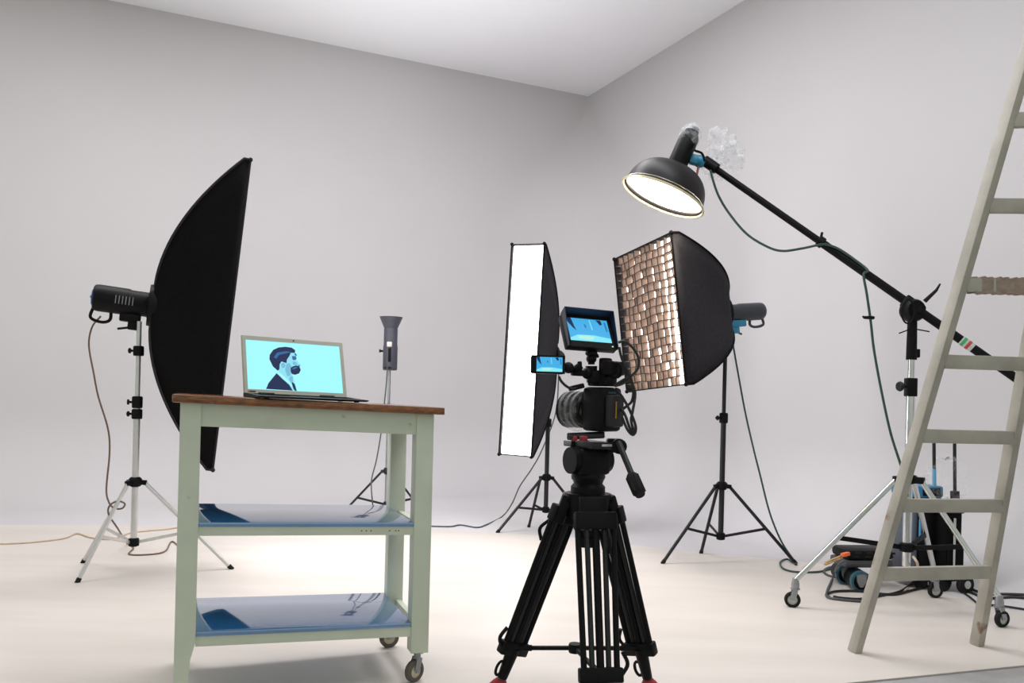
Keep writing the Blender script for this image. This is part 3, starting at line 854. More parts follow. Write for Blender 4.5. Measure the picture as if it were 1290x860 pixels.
# ------------------------------------------------------------------ boom stand with beauty dish
piv = at(1150, 385, 3.84)
dish_end = at(893, 206, 4.2)
boom_dir = (dish_end - piv).normalized()
def boom():
    c = V((1.845, 3.86, 0))
    pivl = V((c.x, c.y, piv.z))
    t = thing('boom_stand', 'chrome boom stand on three castors behind the ladder', 'light stand', c)
    up = V((0, 0, 1))
    b = MB(); b.cyl(c + up * .2, c + up * 1.0, .019, n=18); obj('pole', b, CHROME, t)
    b = MB(); b.cyl(c + up * .98, c + up * 1.2, .0145, n=18); obj('upper_pole', b, CHROME, t)
    b = MB(); b.box((-.022, -.024, .985), (.022, .024, 1.07), Matrix.Translation(c), .004); cl = obj('clamp', b, BLK, t)
    b = MB(); d = V((-1, -.2, 0)).normalized(); b.cyl(c + up * 1.03 + d * .02, c + up * 1.03 + d * .05, .006, n=10); b.lathe([(0, 0), (.02, .1), (.024, .5), (.02, .9), (0, 1)], c + up * 1.03 + d * .045, d * .022, 14); obj('knob', b, BLK2, cl)
    b = MB(); b.cyl(c + up * 1.155, c + up * 1.36, .024, .021, n=18); b.box((.012, -.012, 1.165), (.036, .012, 1.205), Matrix.Translation(c), .004); so = obj('socket', b, BLK, t)
    b = MB()
    for a in (.4, 2.8): 
        d = V((math.cos(a), -.3, -.35 if a > 1 else -.2)); b.tube([c + up * 1.30 + d * .02, c + up * 1.30 + d * .075], .003, 6)
    obj('lever', b, BLK, so)
    collar = .60
    b = MB(); b.lathe([(.019, 0), (.032, .1), (.034, .5), (.032, .9), (.019, 1)], c + up * (collar - .02), up * .045, 18)
    tips = [on_floor(998, 765), on_floor(1178, 753), on_floor(1262, 790)]
    for f in tips:
        d = V((f.x - c.x, f.y - c.y, 0)).normalized(); b.bar(c + up * collar + d * .02, c + up * collar + d * .07, .03, .03, d.cross(up), .004)
    obj('leg_collar', b, BLK, t)
    b = MB(); b.lathe([(.019, 0), (.032, .1), (.032, .9), (.019, 1)], c + up * .265, up * .045, 18); obj('hub', b, BLK, t)
    for i, f in enumerate(tips):
        d = V((f.x - c.x, f.y - c.y, 0)).normalized()
        top = c + up * collar + d * .055
        end = V((f.x, f.y, .125)) - d * .012
        l = MB(); l.cyl(top, end, .0125, n=14)
        lo = obj('leg', l, CHROME, t)
        s = MB(); mid = lerp(top, end, .58); s.bar(c + up * .288 + d * .03, mid, .022, .012, up, .002); obj('strut', s, BLK, t)
        wc = V((f.x, f.y, .036))
        ax = V((-.25 + .3 * i, -1, 0)).normalized(); fw = ax.cross(up)
        k = MB(); k.lathe([(0, 0), (.017, 0), (.019, .4), (.013, 1), (0, 1)], V((f.x, f.y, .085)) - d * .012, up * .05, 14)
        st = V((f.x, f.y, .088)) - d * .012
        for q in (-1, 1): k.bar(wc + ax * .015 * q, st + ax * .013 * q, .026, .003, fw)
        k.cyl(st - up * .004, st, .022, n=14)
        ca = obj('castor', k, STEEL, t)
        w, h = MB(), MB(); caster_wheel(w, h, wc, ax, .036, .022)
        obj('tyre', w, RUB, ca); obj('wheel_hub', h, mat('pale_grey_hub', (.5, .5, .47), .45), ca)
    # boom arm
    t2 = thing('boom_pole', 'long black boom pole slanting from the dish lamp down behind the ladder', 'boom pole', pivl)
    P = lambda s: pivl + boom_dir * s
    Ltot = (dish_end - piv).length
    b = MB(); b.cyl(P(-.62), P(Ltot), .0165, n=14); obj('tube', b, BLK, t2)
    b = MB(); b.cyl(P(-.8), P(.5), .0195, n=14); obj('outer_tube', b, BLK, t2)
    b = MB(); b.lathe([(.0165, 0), (.027, .08), (.027, .9), (.02, 1)], P(.50), boom_dir * .03, 14); b.bar(P(.52), P(.52) + V((.01, 0, .045)), .012, .012, boom_dir, .002); obj('clamp', b, BLK, t2)
    b = MB(); b.cyl(P(-.255), P(-.315), .0205, n=14); obj('label_sleeve', b, ALU, t2, label='bare silver sleeve with a red and green sticker')
    for s0, m_ in ((-.262, mat('green_sticker', (.05, .4, .15), .5)), (-.285, mat('red_sticker', (.5, .06, .05), .5))):
        b = MB(); b.cyl(P(s0), P(s0 - .014), .0212, n=14); obj('sticker', b, m_, t2)
    # pivot head
    a = boom_dir.cross(V((0, 1, 0))).cross(boom_dir).normalized()
    b = MB()
    side = V((.15, -1, 0)).normalized()
    b.lathe([(0, 0), (.046, 0), (.052, .2), (.052, .8), (.044, 1), (0, 1)], pivl - V((0, 0, .02)) - side * .035, side * .07, 22)
    b.bar(P(-.05), P(.05), .056, .05, side, .008)
    pv = obj('pivot_clamp', b, BLK, t2)
    b = MB(); b.tube([pivl + side * .04 + V((.03, 0, .02)), pivl + side * .05 + V((.075, 0, .07)), pivl + side * .05 + V((.092, 0, .10))], [.01, .007, .004], 8); obj('lever', b, BLK, pv)
    b = MB(); cc = pivl + V((-.045, -.05, -.03)); b.tube([cc + V((math.cos(k / 20 * 2 * math.pi) * .03, 0, math.sin(k / 20 * 2 * math.pi) * .055)) for k in range(20)], .004, 6, closed=True); obj('cable_loop', b, BLK, pv)
    # beauty dish lamp
    view = -ray(836, 243).normalized()
    imgdir = (at(836 - 26, 243 + 58, 4.2) - at(836, 243, 4.2)).normalized()
    imgdir = (imgdir - view * imgdir.dot(view)).normalized()
    nrm = (view * .31 + imgdir * .95).normalized()
    dc = at(836.5, 244.5, 4.2)
    R = .217
    t3 = thing('dish_lamp', 'black dome reflector lamp glowing warm white, hung on the boom', 'studio flash', dc, 'studio flash heads')
    b = MB()
    dep = .15
    prof = []
    for k in range(13):
        q = k / 12
        prof.append((.045 + (R - .012 - .045) * math.sin(q * math.pi / 2) ** .82, -(1 - q) ** 1.0 * 1.0 if False else -math.cos(q * math.pi / 2)))
    prof += [(R - .010, .04), (R, .06), (R, .12)]
    inner = [(r - .005, z + .0) for r, z in reversed(prof)]
    b.lathe(prof + inner, dc, nrm * dep, 48)
    obj('reflector', b, mat('dark_bronze_enamel', (.013, .011, .012), .45, spec=.3), t3, label='dark domed reflector')
    b = MB(); b.tube([dc + nrm * dep * .12 + (nrm.orthogonal().normalized() * math.cos(k / 40 * 2 * math.pi) + nrm.cross(nrm.orthogonal().normalized()) * math.sin(k / 40 * 2 * math.pi)) * R for k in range(40)], .006, 8, closed=True)
    obj('rim', b, mat('pale_gold_rim', (.62, .55, .36), .35, metal=.4), t3, label='pale gold rolled rim')
    b = MB(); b.lathe([(0, -.05), (R * .5, -.04), (R - .02, .0)], dc, nrm, 40)
    vs = b
    b = MB(); b.lathe([(0, 0), (R - .012, 0)], dc - nrm * .004, nrm, 48)
    obj('diffuser', b, emitter('dish_light', (1.0, .90, .72), L_DISH), t3, label='glowing warm white diffuser')
    base = dc - nrm * dep
    b = MB(); b.lathe([(.05, 0), (.054, .2), (.054, .8), (.05, 1)], base + nrm * .012, -nrm * .02, 24); obj('neck_ring', b, mat('gold_ring', (.75, .55, .25), .3, metal=.6), t3, label='bright gold neck ring')
    b = MB(); b.lathe([(0, 0), (.048, 0), (.05, .05), (.05, .8), (.044, .9), (.03, 1), (0, 1)], base, -nrm * .20, 22); obj('body', b, BLK, t3)
    tipc = base - nrm * .20
    b = MB(); b.lathe([(.0, 0), (.036, 0), (.03, 1), (0, 1)], tipc, -nrm * .02, 18); obj('rear_cap', b, GREY, t3)
    br = dish_end
    q0 = base - nrm * .06 + V((.045, 0, -.01))
    b = MB(); b.bar(q0, lerp(q0, br, .62), .05, .045, nrm, .01); b.blob(lerp(q0, br, .55), .035, .03, .032, 14, 8); tb = obj('tilt_bracket', b, TEAL, t3, label='teal tilt bracket')
    b = MB(); b.tube([lerp(q0, br, .5), lerp(q0, br, .45) + V((-.01, -.02, -.075))], .006, 8); obj('lever', b, mat('rust_red', (.25, .07, .05), .5), tb)
    b = MB(); b.cyl(lerp(q0, br, .55), br + boom_dir * -.02, .02, n=14); b.cyl(br - boom_dir * .05, br + boom_dir * .03, .027, n=14); obj('spigot', b, BLK, t3)
    b = MB(); b.tube(smooth_path([base - nrm * .12 + V((.04, -.03, 0)), at(875, 189, 4.14), at(884, 193, 4.14), at(888, 203, 4.16)], 6), .006, 7); obj('head_cable', b, BLK, t3)
    # crumpled clear bag over the lamp's back
    rnd = random.Random(11)
    b = MB()
    bc = at(906, 196, 4.25)
    for k in range(3):                                     # three crushed lobes of film
        off = (V((.02, 0, .05)), V((.06, .02, .0)), V((-.035, 0, -.06)))[k]
        rx = ((.10, .07, .062), (.085, .06, .05), (.07, .05, .045))[k]
        ph = [rnd.uniform(0, 6.28) for _ in range(6)]
        q = MB(); q.blob((0, 0, 0), *rx, 30, 20)
        out = []
        for p in q.v:
            u = p.normalized()
            f = 1 + .22 * math.sin(5 * u.x * 2 + ph[0] + 4 * u.z) + .16 * math.sin(9 * u.z + ph[1] + 3 * u.y) + .12 * math.sin(13 * u.x + 11 * u.z + ph[2])
            out.append(bc + off + Matrix.Rotation(.6, 3, 'Y') @ (p * f))
        b.add(out, q.f)
    film = clear_plastic('crumpled_clear_film', .15, rough=.08)
    bag = tag(obj('plastic_bag', b, film, loc=bc, angle=15), 'crumpled clear plastic bag at the top end of the boom pole', 'bag')
    b = MB(); b.blob((0, 0, 0), .056, .056, .07, 20, 12, Matrix.Translation(tipc + nrm * .03) @ nrm.to_track_quat('Z', 'Y').to_matrix().to_4x4(), jit=.1, rnd=rnd)
    tag(obj('plastic_sleeve', b, film, loc=tipc, angle=15), 'clear plastic film wrapped over the back of the dish lamp', 'bag')
    # its cable
    S = lambda s, dz=0: P(s) + V((0, -.02, dz))
    px = lambda x, y: at(x, y, 4.08)
    cable('lamp_cable', [at(895, 214, 4.18), at(898, 226, 4.17), at(905, 246, 4.15), at(918, 268, 4.13), at(940, 294, 4.09), at(965, 310, 4.05), at(985, 316, 4.02), at(1010, 313, 4.0), at(1034, 308, 3.98),
                         P(.48) + V((0, -.028, .0)), P(.42) + V((0, -.02, .018)), P(.34) + V((0, -.015, .022)), P(.26) + V((0, -.022, .012)), at(1088, 346, 3.88), at(1092, 370, 3.87), at(1097, 405, 3.87), at(1101, 440, 3.87), at(1110, 490, 3.86), at(1122, 545, 3.85), at(1136, 590, 3.84), at(1143, 625, 3.82)],
          .006, green_cable, 'dark cable looping under the boom pole and down the stand')
    b = MB(); p = at(1098, 400, 3.87); b.tube([p + V((.012, 0, 0)), p, p - V((.035, 0, 0)), p - V((.042, 0, -.006))], [.007, .009, .007, .004], 8)
    tag(obj('cable_clip', b, BLK, loc=p), 'small black clip on the cable hanging under the boom', 'clip')
    # orange weight bag at the lower end
    e = P(-.52)
    b = MB(); b.blob(e + V((.05, 0, -.115)), .055, .04, .06, 16, 10); b.tube([e + V((.02, 0, .02)), e + V((.0, -.02, -.02)), e + V((.03, 0, -.07))], .006, 6)
    tag(obj('weight_bag', b, ORANGE, loc=e), 'orange weight bag at the frame edge under the low end of the boom', 'weight')
boom()

# ------------------------------------------------------------------ wooden ladder
def ladder():
    Lb, Rb = on_floor(1081, 824), on_floor(1236, 815)
    Lt = at(1290, 103, 2.78); Rt = at(1288, 520, 3.03)
    base = V(((Lb.x + Rb.x) / 2, (Lb.y + Rb.y) / 2, 0))
    t = thing('wooden_ladder', 'worn pale green wooden ladder standing at the right edge in front of the boom stand', 'ladder', base)
    across = (Rb - Lb).normalized()
    ld, rd = (Lt - Lb).normalized(), (Rt - Rb).normalized()
    Ltop = Lb + ld * (2.45 / ld.z); Rtop = Rb + rd * (2.45 / rd.z)
    W, T = .030, .047
    back = V((0, 0, 1)).cross(across).normalized()     # away from the camera
    if back.y < 0: back = -back
    for p0, p1 in ((Lb, Ltop), (Rb, Rtop)):
        b = MB(); b.bar(p0 + back * T / 2 - V((0, 0, .0)), p1 + back * T / 2, W, T, across, .003); obj('rail', b, LADP, t)
    def pt(a, dr, z): return a + dr * (z / dr.z)
    ys = [(724, 720), (637, 640), (549, 551), (455, 459), (358, 361), (258, 258), (150, 150), (40, 40)]
    for i, (yl, yr) in enumerate(ys):
        # height of the left end: find z on left rail whose picture row is yl
        def solve(a, dr, y):
            lo, hi = 0, 2.4
            for _ in range(40):
                m = (lo + hi) / 2; p = pt(a, dr, m)
                v = -(p.z - EYE) / p.y * F_PX; u = p.x / p.y * F_PX
                row = PPY + v * CR + u * SR
                if row > y: lo = m
                else: hi = m
            return pt(a, dr, lo)
        pl = solve(Lb, ld, yl)
        pr = pt(Rb, rd, pl.z)
        cl, cr = pl + across * W * .4 + back * .012, pr - across * W * .1 + back * .012
        if i == 4:
            b = MB(); b.bar(cl, cr, .024, .05, back, .004); obj('rung', b, LADP, t)
            b = MB()
            N = 26; vs = []
            for k in range(N + 1):
                c = lerp(cl + across * .02, cr - across * .01, k / N); e = 1 + .10 * math.sin(k * 2.1) + .06 * math.sin(k * 5.3)
                for dx, dz in ((-.016, -.028), (.016, -.028), (.016, .028), (-.016, .028)): vs.append(c + back * dx * e + V((0, 0, dz * e)))
            fs = [(k * 4 + q, k * 4 + (q + 1) % 4, (k + 1) * 4 + (q + 1) % 4, (k + 1) * 4 + q) for k in range(N) for q in range(4)]
            b.add(vs, fs); obj('tape_wrap', b, mat('brown_tape', (.27, .20, .16), .6, var=.25, scale=40, bump=.4), t, label='wrinkled brown tape around one rung')
        else:
            b = MB(); b.bar(cl, cr, .024, .05, back, .003); obj('rung', b, LADP, t)
ladder()

# ------------------------------------------------------------------ camera tripod and rig
TC = V((.25, 2.66, 0))
def Q(px, y, d=2.66): return at(px, y, d)
def tripod():
    t = thing('camera_tripod', 'black video tripod with tube legs and red rubber feet in front of the lights', 'tripod', TC)
    feet = [on_floor(627, 868), on_floor(819, 868), V((.285, 2.40, 0))]
    up = V((0, 0, 1)); c = TC
    zt = .60
    b = MB(); b.lathe([(0, 0), (.05, 0), (.066, .15), (.072, .6), (.074, 1), (0, 1)], c + up * .555, up * .085, 24)
    for f in feet:
        d = V((f.x - c.x, f.y - c.y, 0)).normalized(); s = d.cross(up)
        b.bar(c + up * .632 + d * .02, c + up * .618 + d * .075, .09, .03, s, .008)
        b.bar(c + up * .635 + d * .062, c + up * .545 + d * .092, .09, .034, s, .008)
    obj('bowl', b, BLK, t)
    b = MB(); b.cyl(c + up * .50, c + up * .56, .022, .03, n=16); b.cyl(c + up * .47, c + up * .50, .03, n=16); obj('bowl_clamp', b, BLK, t)
    hub = V((.222, 2.66, .145))
    b = MB(); b.lathe([(0, 0), (.02, 0), (.024, .5), (.02, 1), (0, 1)], hub - up * .014, up * .028, 16); sp = obj('spreader', b, BLK, t)
    for i, f in enumerate(feet):
        d = V((f.x - c.x, f.y - c.y, 0)).normalized(); s = d.cross(up)
        top = c + up * .575 + d * (.108 if i == 2 else .07)
        zl = .135
        foot = V((f.x, f.y, 0))
        k = (top.z - zl) / top.z
        low = lerp(top, foot, k)
        axis = (low - top).normalized()
        wid = .056 if i == 2 else .044
        if i < 2: s = (s * .62 + d * (-.78 if i == 0 else -.55) * (1 if s.y > 0 else -1)); s = (s - (foot - top).normalized() * s.dot((foot - top).normalized())).normalized()
        for j, (o, r) in enumerate(((-1, .0095), (-.5, .0085), (0, .012), (.5, .0085), (1, .0095))):
            b = MB(); b.cyl(top + s * wid * o, low + s * wid * o * .88, r, n=10); leg = obj('leg_tube', b, BLK2 if j % 2 else BLK, t)
        b = MB(); nrm = s.cross(axis)
        b.bar(low - axis * .022, low + axis * .022, wid * 2 + .02, .034, s, .006)
        jb = obj('leg_joint', b, BLK, t)
        b = MB(); b.bar(top - axis * .02, top + axis * .035, wid * 2 + .02, .036, s, .006)
        obj('leg_hinge', b, BLK, t)
        b = MB(); lq = low - axis * .02 - s * (wid + .018) 
        b.tube(smooth_path([low - s * (wid + .008), low - axis * .03 - s * (wid + .026), low - axis * .065 - s * (wid + .012)], 5), .006, 6); obj('lever', b, BLK, jb)
        b = MB(); tq = top + axis * .07 + d * .012
        b.tube(smooth_path([top + axis * .03 + d * .02 - s * wid * .6, top + axis * .06 + d * .04 - s * wid * .6, top + axis * .10 + d * .022 - s * wid * .6], 5), .006, 6); obj('lever', b, BLK, jb)
        b = MB(); b.cyl(low, lerp(low, foot, .72), .022, .016, n=14); obj('lower_leg', b, BLK, t)
        m = lerp(low, foot, .5) - s * .025
        b = MB(); b.tube([m + s * math.cos(q / 14 * 2 * math.pi) * .013 - axis * math.sin(q / 14 * 2 * math.pi) * .024 for q in range(14)], .005, 6, closed=True); obj('strap_loop', b, BLK, t)
        b = MB(); b.lathe([(0, 0), (.032, 0), (.034, .15), (.026, .6), (.017, 1), (0, 1)], foot, lerp(foot, low, .24) - foot, 16); obj('rubber_foot', b, mat('red_rubber', (.30, .015, .02), .6), t, label='red rubber foot')
        b = MB(); a = lerp(low, hub, .12); b.cyl(a, hub, .0075, n=8); b.cyl(low, lerp(low, hub, .3), .01, n=8); obj('spreader_arm', b, BLK, sp)
    # fluid head
    h = MB()
    h.lathe([(0, 0), (.055, 0), (.055, .3), (.046, .45), (.05, .6), (.055, .75), (.05, 1), (0, 1)], c + up * .64, up * .07, 24)
    hb = obj('leveling_base', h, BLK, t)
    yaw = math.radians(28)
    MH = Matrix.Translation(c + up * .70) @ Matrix.Rotation(yaw, 4, 'Z')
    b = MB(); b.box((-.055, -.05, 0), (.055, .05, .085), MH, .014); b.lathe([(0, 0), (.042, 0), (.045, .3), (.045, .8), (.04, 1), (0, 1)], MH @ V((-.072, 0, .045)), (MH.to_3x3() @ V((.144, 0, 0))), 22); fh = obj('fluid_head', b, BLK, t)
    b = MB(); b.box((-.045, -.085, .085), (.06, .085, .105), MH, .004); obj('camera_plate', b, BLK2, fh)
    b = MB(); b.box((-.01, -.088, .094), (.042, -.0855, .101), MH, .0005); obj('plate_edge', b, ALU, fh, label='bare silver plate edge')
    for px, y in ((722, 561), (724, 597)):
        p = Q(px, y); k = MB(); k.bar(p + V((.0, 0, .018)), p - V((.004, 0, .018)), .014, .018, (1, 0, 0), .005); k.cyl(p + V((0, 0, .008)), p + V((.05, .0, .01)), .007, n=10); obj('knob', k, BLK, fh)
    for px, w in ((723, .02), (735, .026)):
        p = Q(px, 552, 2.53); k = MB(); k.bar(p - V((w / 2, 0, 0)), p + V((w / 2, 0, -.001)), .016, .018, (0, 0, 1), .005); obj('release_lever', k, RED, fh, label='red release lever')
    b = MB(); p0 = Q(772, 561, 2.64); b.box((-.02, -.02, -.022), (.03, .02, .022), Matrix.Translation(p0), .006); b.cyl(p0 + V((.015, -.02, 0)), p0 + V((.015, -.045, 0)), .024, n=16); pj = obj('handle_joint', b, BLK, fh)
    b = MB(); b.cyl(Q(779, 557, 2.58), Q(797, 600, 2.50), .0095, n=12); obj('pan_bar', b, BLK2, pj)
    g0, g1 = Q(795, 597, 2.505), Q(807, 624, 2.455)
    b = MB(); b.lathe([(0, 0), (.013, 0), (.019, .12), (.019, .85), (.014, 1), (0, 1)], g0, g1 - g0, 16)
    for k in range(8):
        a = k / 8 * 2 * math.pi; ax = (g1 - g0).normalized(); x = ax.orthogonal().normalized(); y = ax.cross(x); o = (x * math.cos(a) + y * math.sin(a)) * .019
        b.cyl(lerp(g0, g1, .15) + o, lerp(g0, g1, .85) + o, .003, n=6)
    obj('grip', b, RUB, pj)
tripod()

def screen_picture(name, x0, x1, z0, z1, M, parent, hood=True):
    """small live view: blue picture of the studio with dark lamps and a bright floor band"""
    b = MB(); w, h = x1 - x0, z1 - z0
    b.add([(x0, 0, z0), (x1, 0, z0), (x1, 0, z1), (x0, 0, z1)], [(0, 1, 2, 3)], 0, M)
    def poly(mi, pts, dy): b.add([(x0 + w * u, -dy, z0 + h * v) for u, v in pts], [tuple(range(len(pts)))], mi, M)
    poly(1, [(.0, .0), (1, .0), (1, .20), (.6, .30), (.2, .28), (0, .12)], .0002)
    poly(4, [(.2, .12), (.5, .08), (.62, .2), (.45, .27), (.22, .24)], .0003)
    poly(2, [(.0, 1), (.12, 1), (.17, .62), (.2, .45), (.12, .58), (.03, .8)], .0004)
    poly(2, [(.72, .98), (.84, .98), (.86, .80), (.8, .76), (.75, .9)], .0004)
    poly(1, [(.55, .95), (.575, .95), (.60, .52), (.575, .52)], .0004)
    poly(3, [(.40, .75), (.45, .75), (.46, .6), (.42, .6)], .0004)
    poly(3, [(.9, .9), (.95, .9), (.97, .5), (.92, .5)], .0004)
    cols = [MATS.get('live_blue') or emitter('live_blue', (.05, .42, .80), 1.0), MATS.get('live_cyan') or emitter('live_cyan', (.22, .80, .95), 1.0), MATS.get('live_navy') or emitter('live_navy', (.0, .02, .10), .8),
            MATS.get('live_mid') or emitter('live_mid', (.02, .22, .50), .9), MATS.get('live_pale') or emitter('live_pale', (.5, .95, .8), .9)]
    return obj(name, b, cols, parent)

def camera_rig():
    c = TC; up = V((0, 0, 1))
    fwd = V((-.66, .75, 0)).normalized()
    MB_ = upright(fwd); MB_.translation = Q(757, 516, 2.66)
    t = thing('video_camera', 'black video camera with a film-wrapped lens on the tripod head', 'camera', Q(760, 549, 2.66))
    b = MB(); b.box((-.05, -.045, -.068), (.042, .045, .072), MB_, .012); b.box((.03, -.042, -.055), (.055, .042, .058), MB_, .012); body = obj('body', b, BLK, t)
    b = MB(); b.box((-.068, -.035, -.052), (-.048, .035, .048), MB_, .006); obj('battery', b, mat('matt_black_plastic', (.01, .01, .012), .6), body)
    b = MB(); b.box((-.0705, .004, -.025), (-.067, .008, .028), MB_); obj('battery_mark', b, mat('amber_plastic', (.45, .24, .03), .4), body, label='narrow amber strip')
    b = MB(); b.box((-.0525, -.012, .052), (-.049, .024, .058), MB_); obj('name_plate', b, mat('petrol_plastic', (.01, .06, .09), .4), body)
    b = MB(); b.box((-.045, -.052, -.05), (.03, -.043, .05), MB_, .004); 
    for k in range(5): b.cyl(MB_ @ V((-.038 + k * .016, -.057, .03)), MB_ @ V((-.038 + k * .016, -.049, .03)), .005, n=8)
    obj('side_controls', b, BLK2, body)
    b = MB()
    b.lathe([(0, 0), (.050, 0), (.053, .1), (.053, .3), (.057, .33), (.057, .55), (.053, .58), (.053, .72), (.058, .76), (.060, 1), (.051, 1), (.048, .9), (0, .86)], MB_ @ V((.05, 0, -.004)), fwd * .095, 28)
    ln = obj('lens', b, BLK, t)
    for s in (.07, .096, .122):
        b = MB(); b.lathe([(.054, 0), (.060, .1), (.060, .9), (.054, 1)], MB_ @ V((s, 0, -.002)), fwd * .014, 28); obj('lens_ring', b, mat('dark_grey_rubber', (.05, .05, .055), .5), ln)
    b = MB(); b.lathe([(0, 0), (.045, 0)], MB_ @ V((.134, 0, -.004)), fwd, 24); obj('glass', b, mat('lens_glass', (.01, .01, .02), .05, coat=1), ln)
    # film over the lens
    rnd = random.Random(5)
    b = MB(); b.blob((.102, 0, -.004), .070, .066, .069, 24, 14, MB_, jit=.04, rnd=rnd)
    tag(obj('plastic_cover', b, clear_plastic('lens_cover_film', .09), loc=MB_ @ V((.102, 0, 0)), angle=15), 'clear plastic film wrapped around the video camera lens', 'cover')
    # top handle, rig blocks
    b = MB(); b.box((-.05, -.02, .075), (.045, .02, .105), MB_, .006); b.box((-.03, -.018, .10), (.0, .018, .165), MB_, .006); b.box((-.055, -.05, .11), (-.02, .03, .155), MB_, .006); obj('top_handle', b, BLK, t)
    b = MB(); p = Q(776, 466, 2.62); b.tube([p + V((math.cos(k / 16 * 2 * math.pi) * .018, 0, math.sin(k / 16 * 2 * math.pi) * .022)) for k in range(16)], .006, 6, closed=True); b.cyl(p - V((.018, 0, .02)), p - V((.03, 0, .045)), .006); obj('wire_reel', b, BLK, t)
    b = MB(); p = Q(724, 488, 2.66); b.box((-.02, -.02, -.008), (.03, .02, .008), Matrix.Translation(p) @ Matrix.Rotation(-.25, 4, 'Y'), .003); obj('microphone_clip', b, BLK, t)
    b = MB(); p = Q(726, 546, 2.64); 
    b.cyl(Q(716, 548, 2.6), Q(760, 546, 2.68), .0075, n=10); b.cyl(Q(716, 551, 2.52), Q(760, 549, 2.6), .0075, n=10); obj('support_rod', b, BLK2, t)
    # articulated arm, ball heads
    b = MB()
    b.cyl(Q(745, 459), Q(745, 443), .011, n=12); b.blob(Q(745, 452), .017, .017, .015, 14, 8); b.cyl(Q(745, 461), Q(745, 466), .019, n=16); b.blob(Q(745, 445), .02, .02, .012, 14, 8)
    b.cyl(Q(749, 449), Q(754, 448), .006, n=8)
    b.box((-.022, -.02, -.022), (.03, .02, .02), Matrix.Translation(Q(748, 474)), .006)
    b.cyl(Q(712, 463, 2.58), Q(724, 466, 2.62), .011, n=12); b.blob(Q(716, 463, 2.58), .018, .018, .018, 14, 8); b.bar(Q(720, 469, 2.62), Q(738, 470, 2.64), .022, .02, (0, 1, 0), .005); b.blob(Q(740, 470, 2.65), .019, .019, .019, 14, 8)
    b.bar(Q(731, 468, 2.62), Q(730, 455, 2.62), .014, .014, (1, 0, 0), .003); b.cyl(Q(722, 467, 2.62), Q(732, 460, 2.62), .012, n=10)
    obj('monitor_arm', b, BLK, t)
    # field monitor with hood
    yaw, pit = math.radians(24), math.radians(30)
    MM = Matrix.Translation(Q(742, 418, 2.66)) @ Matrix.Rotation(yaw, 4, 'Z') @ Matrix.Rotation(-pit, 4, 'X') @ Matrix.Rotation(math.radians(1.5), 4, 'Y')
    m = thing('field_monitor', 'larger hooded monitor on top of the video camera showing a blue live view', 'monitor', MM.translation, 'camera monitors')
    W, H = .178, .122
    b = MB(); b.box((-W / 2, 0, -H / 2), (W / 2, .024, H / 2), MM, .004); cs = obj('case', b, BLK, m)
    b = MB(); fr = .014
    for lo, hi in (((-W / 2, -.004, -H / 2), (W / 2, .001, -H / 2 + .022)), ((-W / 2, -.004, H / 2 - .012), (W / 2, .001, H / 2)), ((-W / 2, -.004, -H / 2), (-W / 2 + fr, .001, H / 2)), ((W / 2 - fr, -.004, -H / 2), (W / 2, .001, H / 2))): b.box(lo, hi, MM)
    obj('bezel', b, BLK, m)
    b = MB(); hd = .034
    th = .002
    b.add([(-W / 2, -.002, H / 2), (W / 2, -.002, H / 2), (W / 2, -hd, H / 2 + .004), (-W / 2, -hd, H / 2 + .004), (-W / 2, -.002, H / 2 + th), (W / 2, -.002, H / 2 + th), (W / 2, -hd, H / 2 + .004 + th), (-W / 2, -hd, H / 2 + .004 + th)],
          [(0, 1, 2, 3), (4, 5, 6, 7), (0, 1, 5, 4), (1, 2, 6, 5), (2, 3, 7, 6), (3, 0, 4, 7)], 0, MM)
    for s in (-1, 1):
        x = s * W / 2
        b.add([(x, -.002, H / 2), (x, -hd, H / 2 + .004), (x, -.01, -H / 2), (x, -.002, -H / 2), (x - s * th, -.002, H / 2), (x - s * th, -hd, H / 2 + .004), (x - s * th, -.01, -H / 2), (x - s * th, -.002, -H / 2)],
              [(0, 1, 2, 3), (4, 5, 6, 7), (0, 1, 5, 4), (1, 2, 6, 5), (2, 3, 7, 6), (3, 0, 4, 7)], 0, MM)
    obj('sun_hood', b, mat('dark_blue_black_fabric', (.012, .02, .05), .5), m)
    screen_picture('display', -W / 2 + fr, W / 2 - fr, -H / 2 + .022, H / 2 - .012, MM @ Matrix.Translation((0, -.0012, 0)), m)
    b = MB(); b.box((W / 2 - .02, -.0055, -H / 2 + .006), (W / 2 - .015, -.004, -H / 2 + .010), MM); obj('power_light', b, emitter('green_led', (.1, .8, .2), .6), m)
    # small monitor
    MS = Matrix.Translation(Q(690.5, 459, 2.56)) @ Matrix.Rotation(math.radians(8), 4, 'Z') @ Matrix.Rotation(math.radians(-4), 4, 'X')
    s = thing('small_monitor', 'small side monitor left of the video camera, in front of the white softbox', 'monitor', MS.translation, 'camera monitors')
    W, H = .105, .056
    b = MB(); b.box((-W / 2, .0, -H / 2), (W / 2, .022, H / 2), MS, .006); b.box((-W / 2, -.003, -H / 2), (W / 2, .001, -H / 2 + .006), MS); b.box((-W / 2, -.003, H / 2 - .005), (W / 2, .001, H / 2), MS); b.box((-W / 2, -.003, -H / 2), (-W / 2 + .016, .001, H / 2), MS); b.box((W / 2 - .008, -.003, -H / 2), (W / 2, .001, H / 2), MS); obj('case', b, BLK, s)
    screen_picture('display', -W / 2 + .016, W / 2 - .008, -H / 2 + .006, H / 2 - .005, MS @ Matrix.Translation((0, -.0012, 0)), s)
    b = MB(); b.cyl(MS @ V((W / 2, .011, -.004)), MS @ V((W / 2 + .014, .011, -.006)), .011, n=12); obj('mount', b, BLK, s)
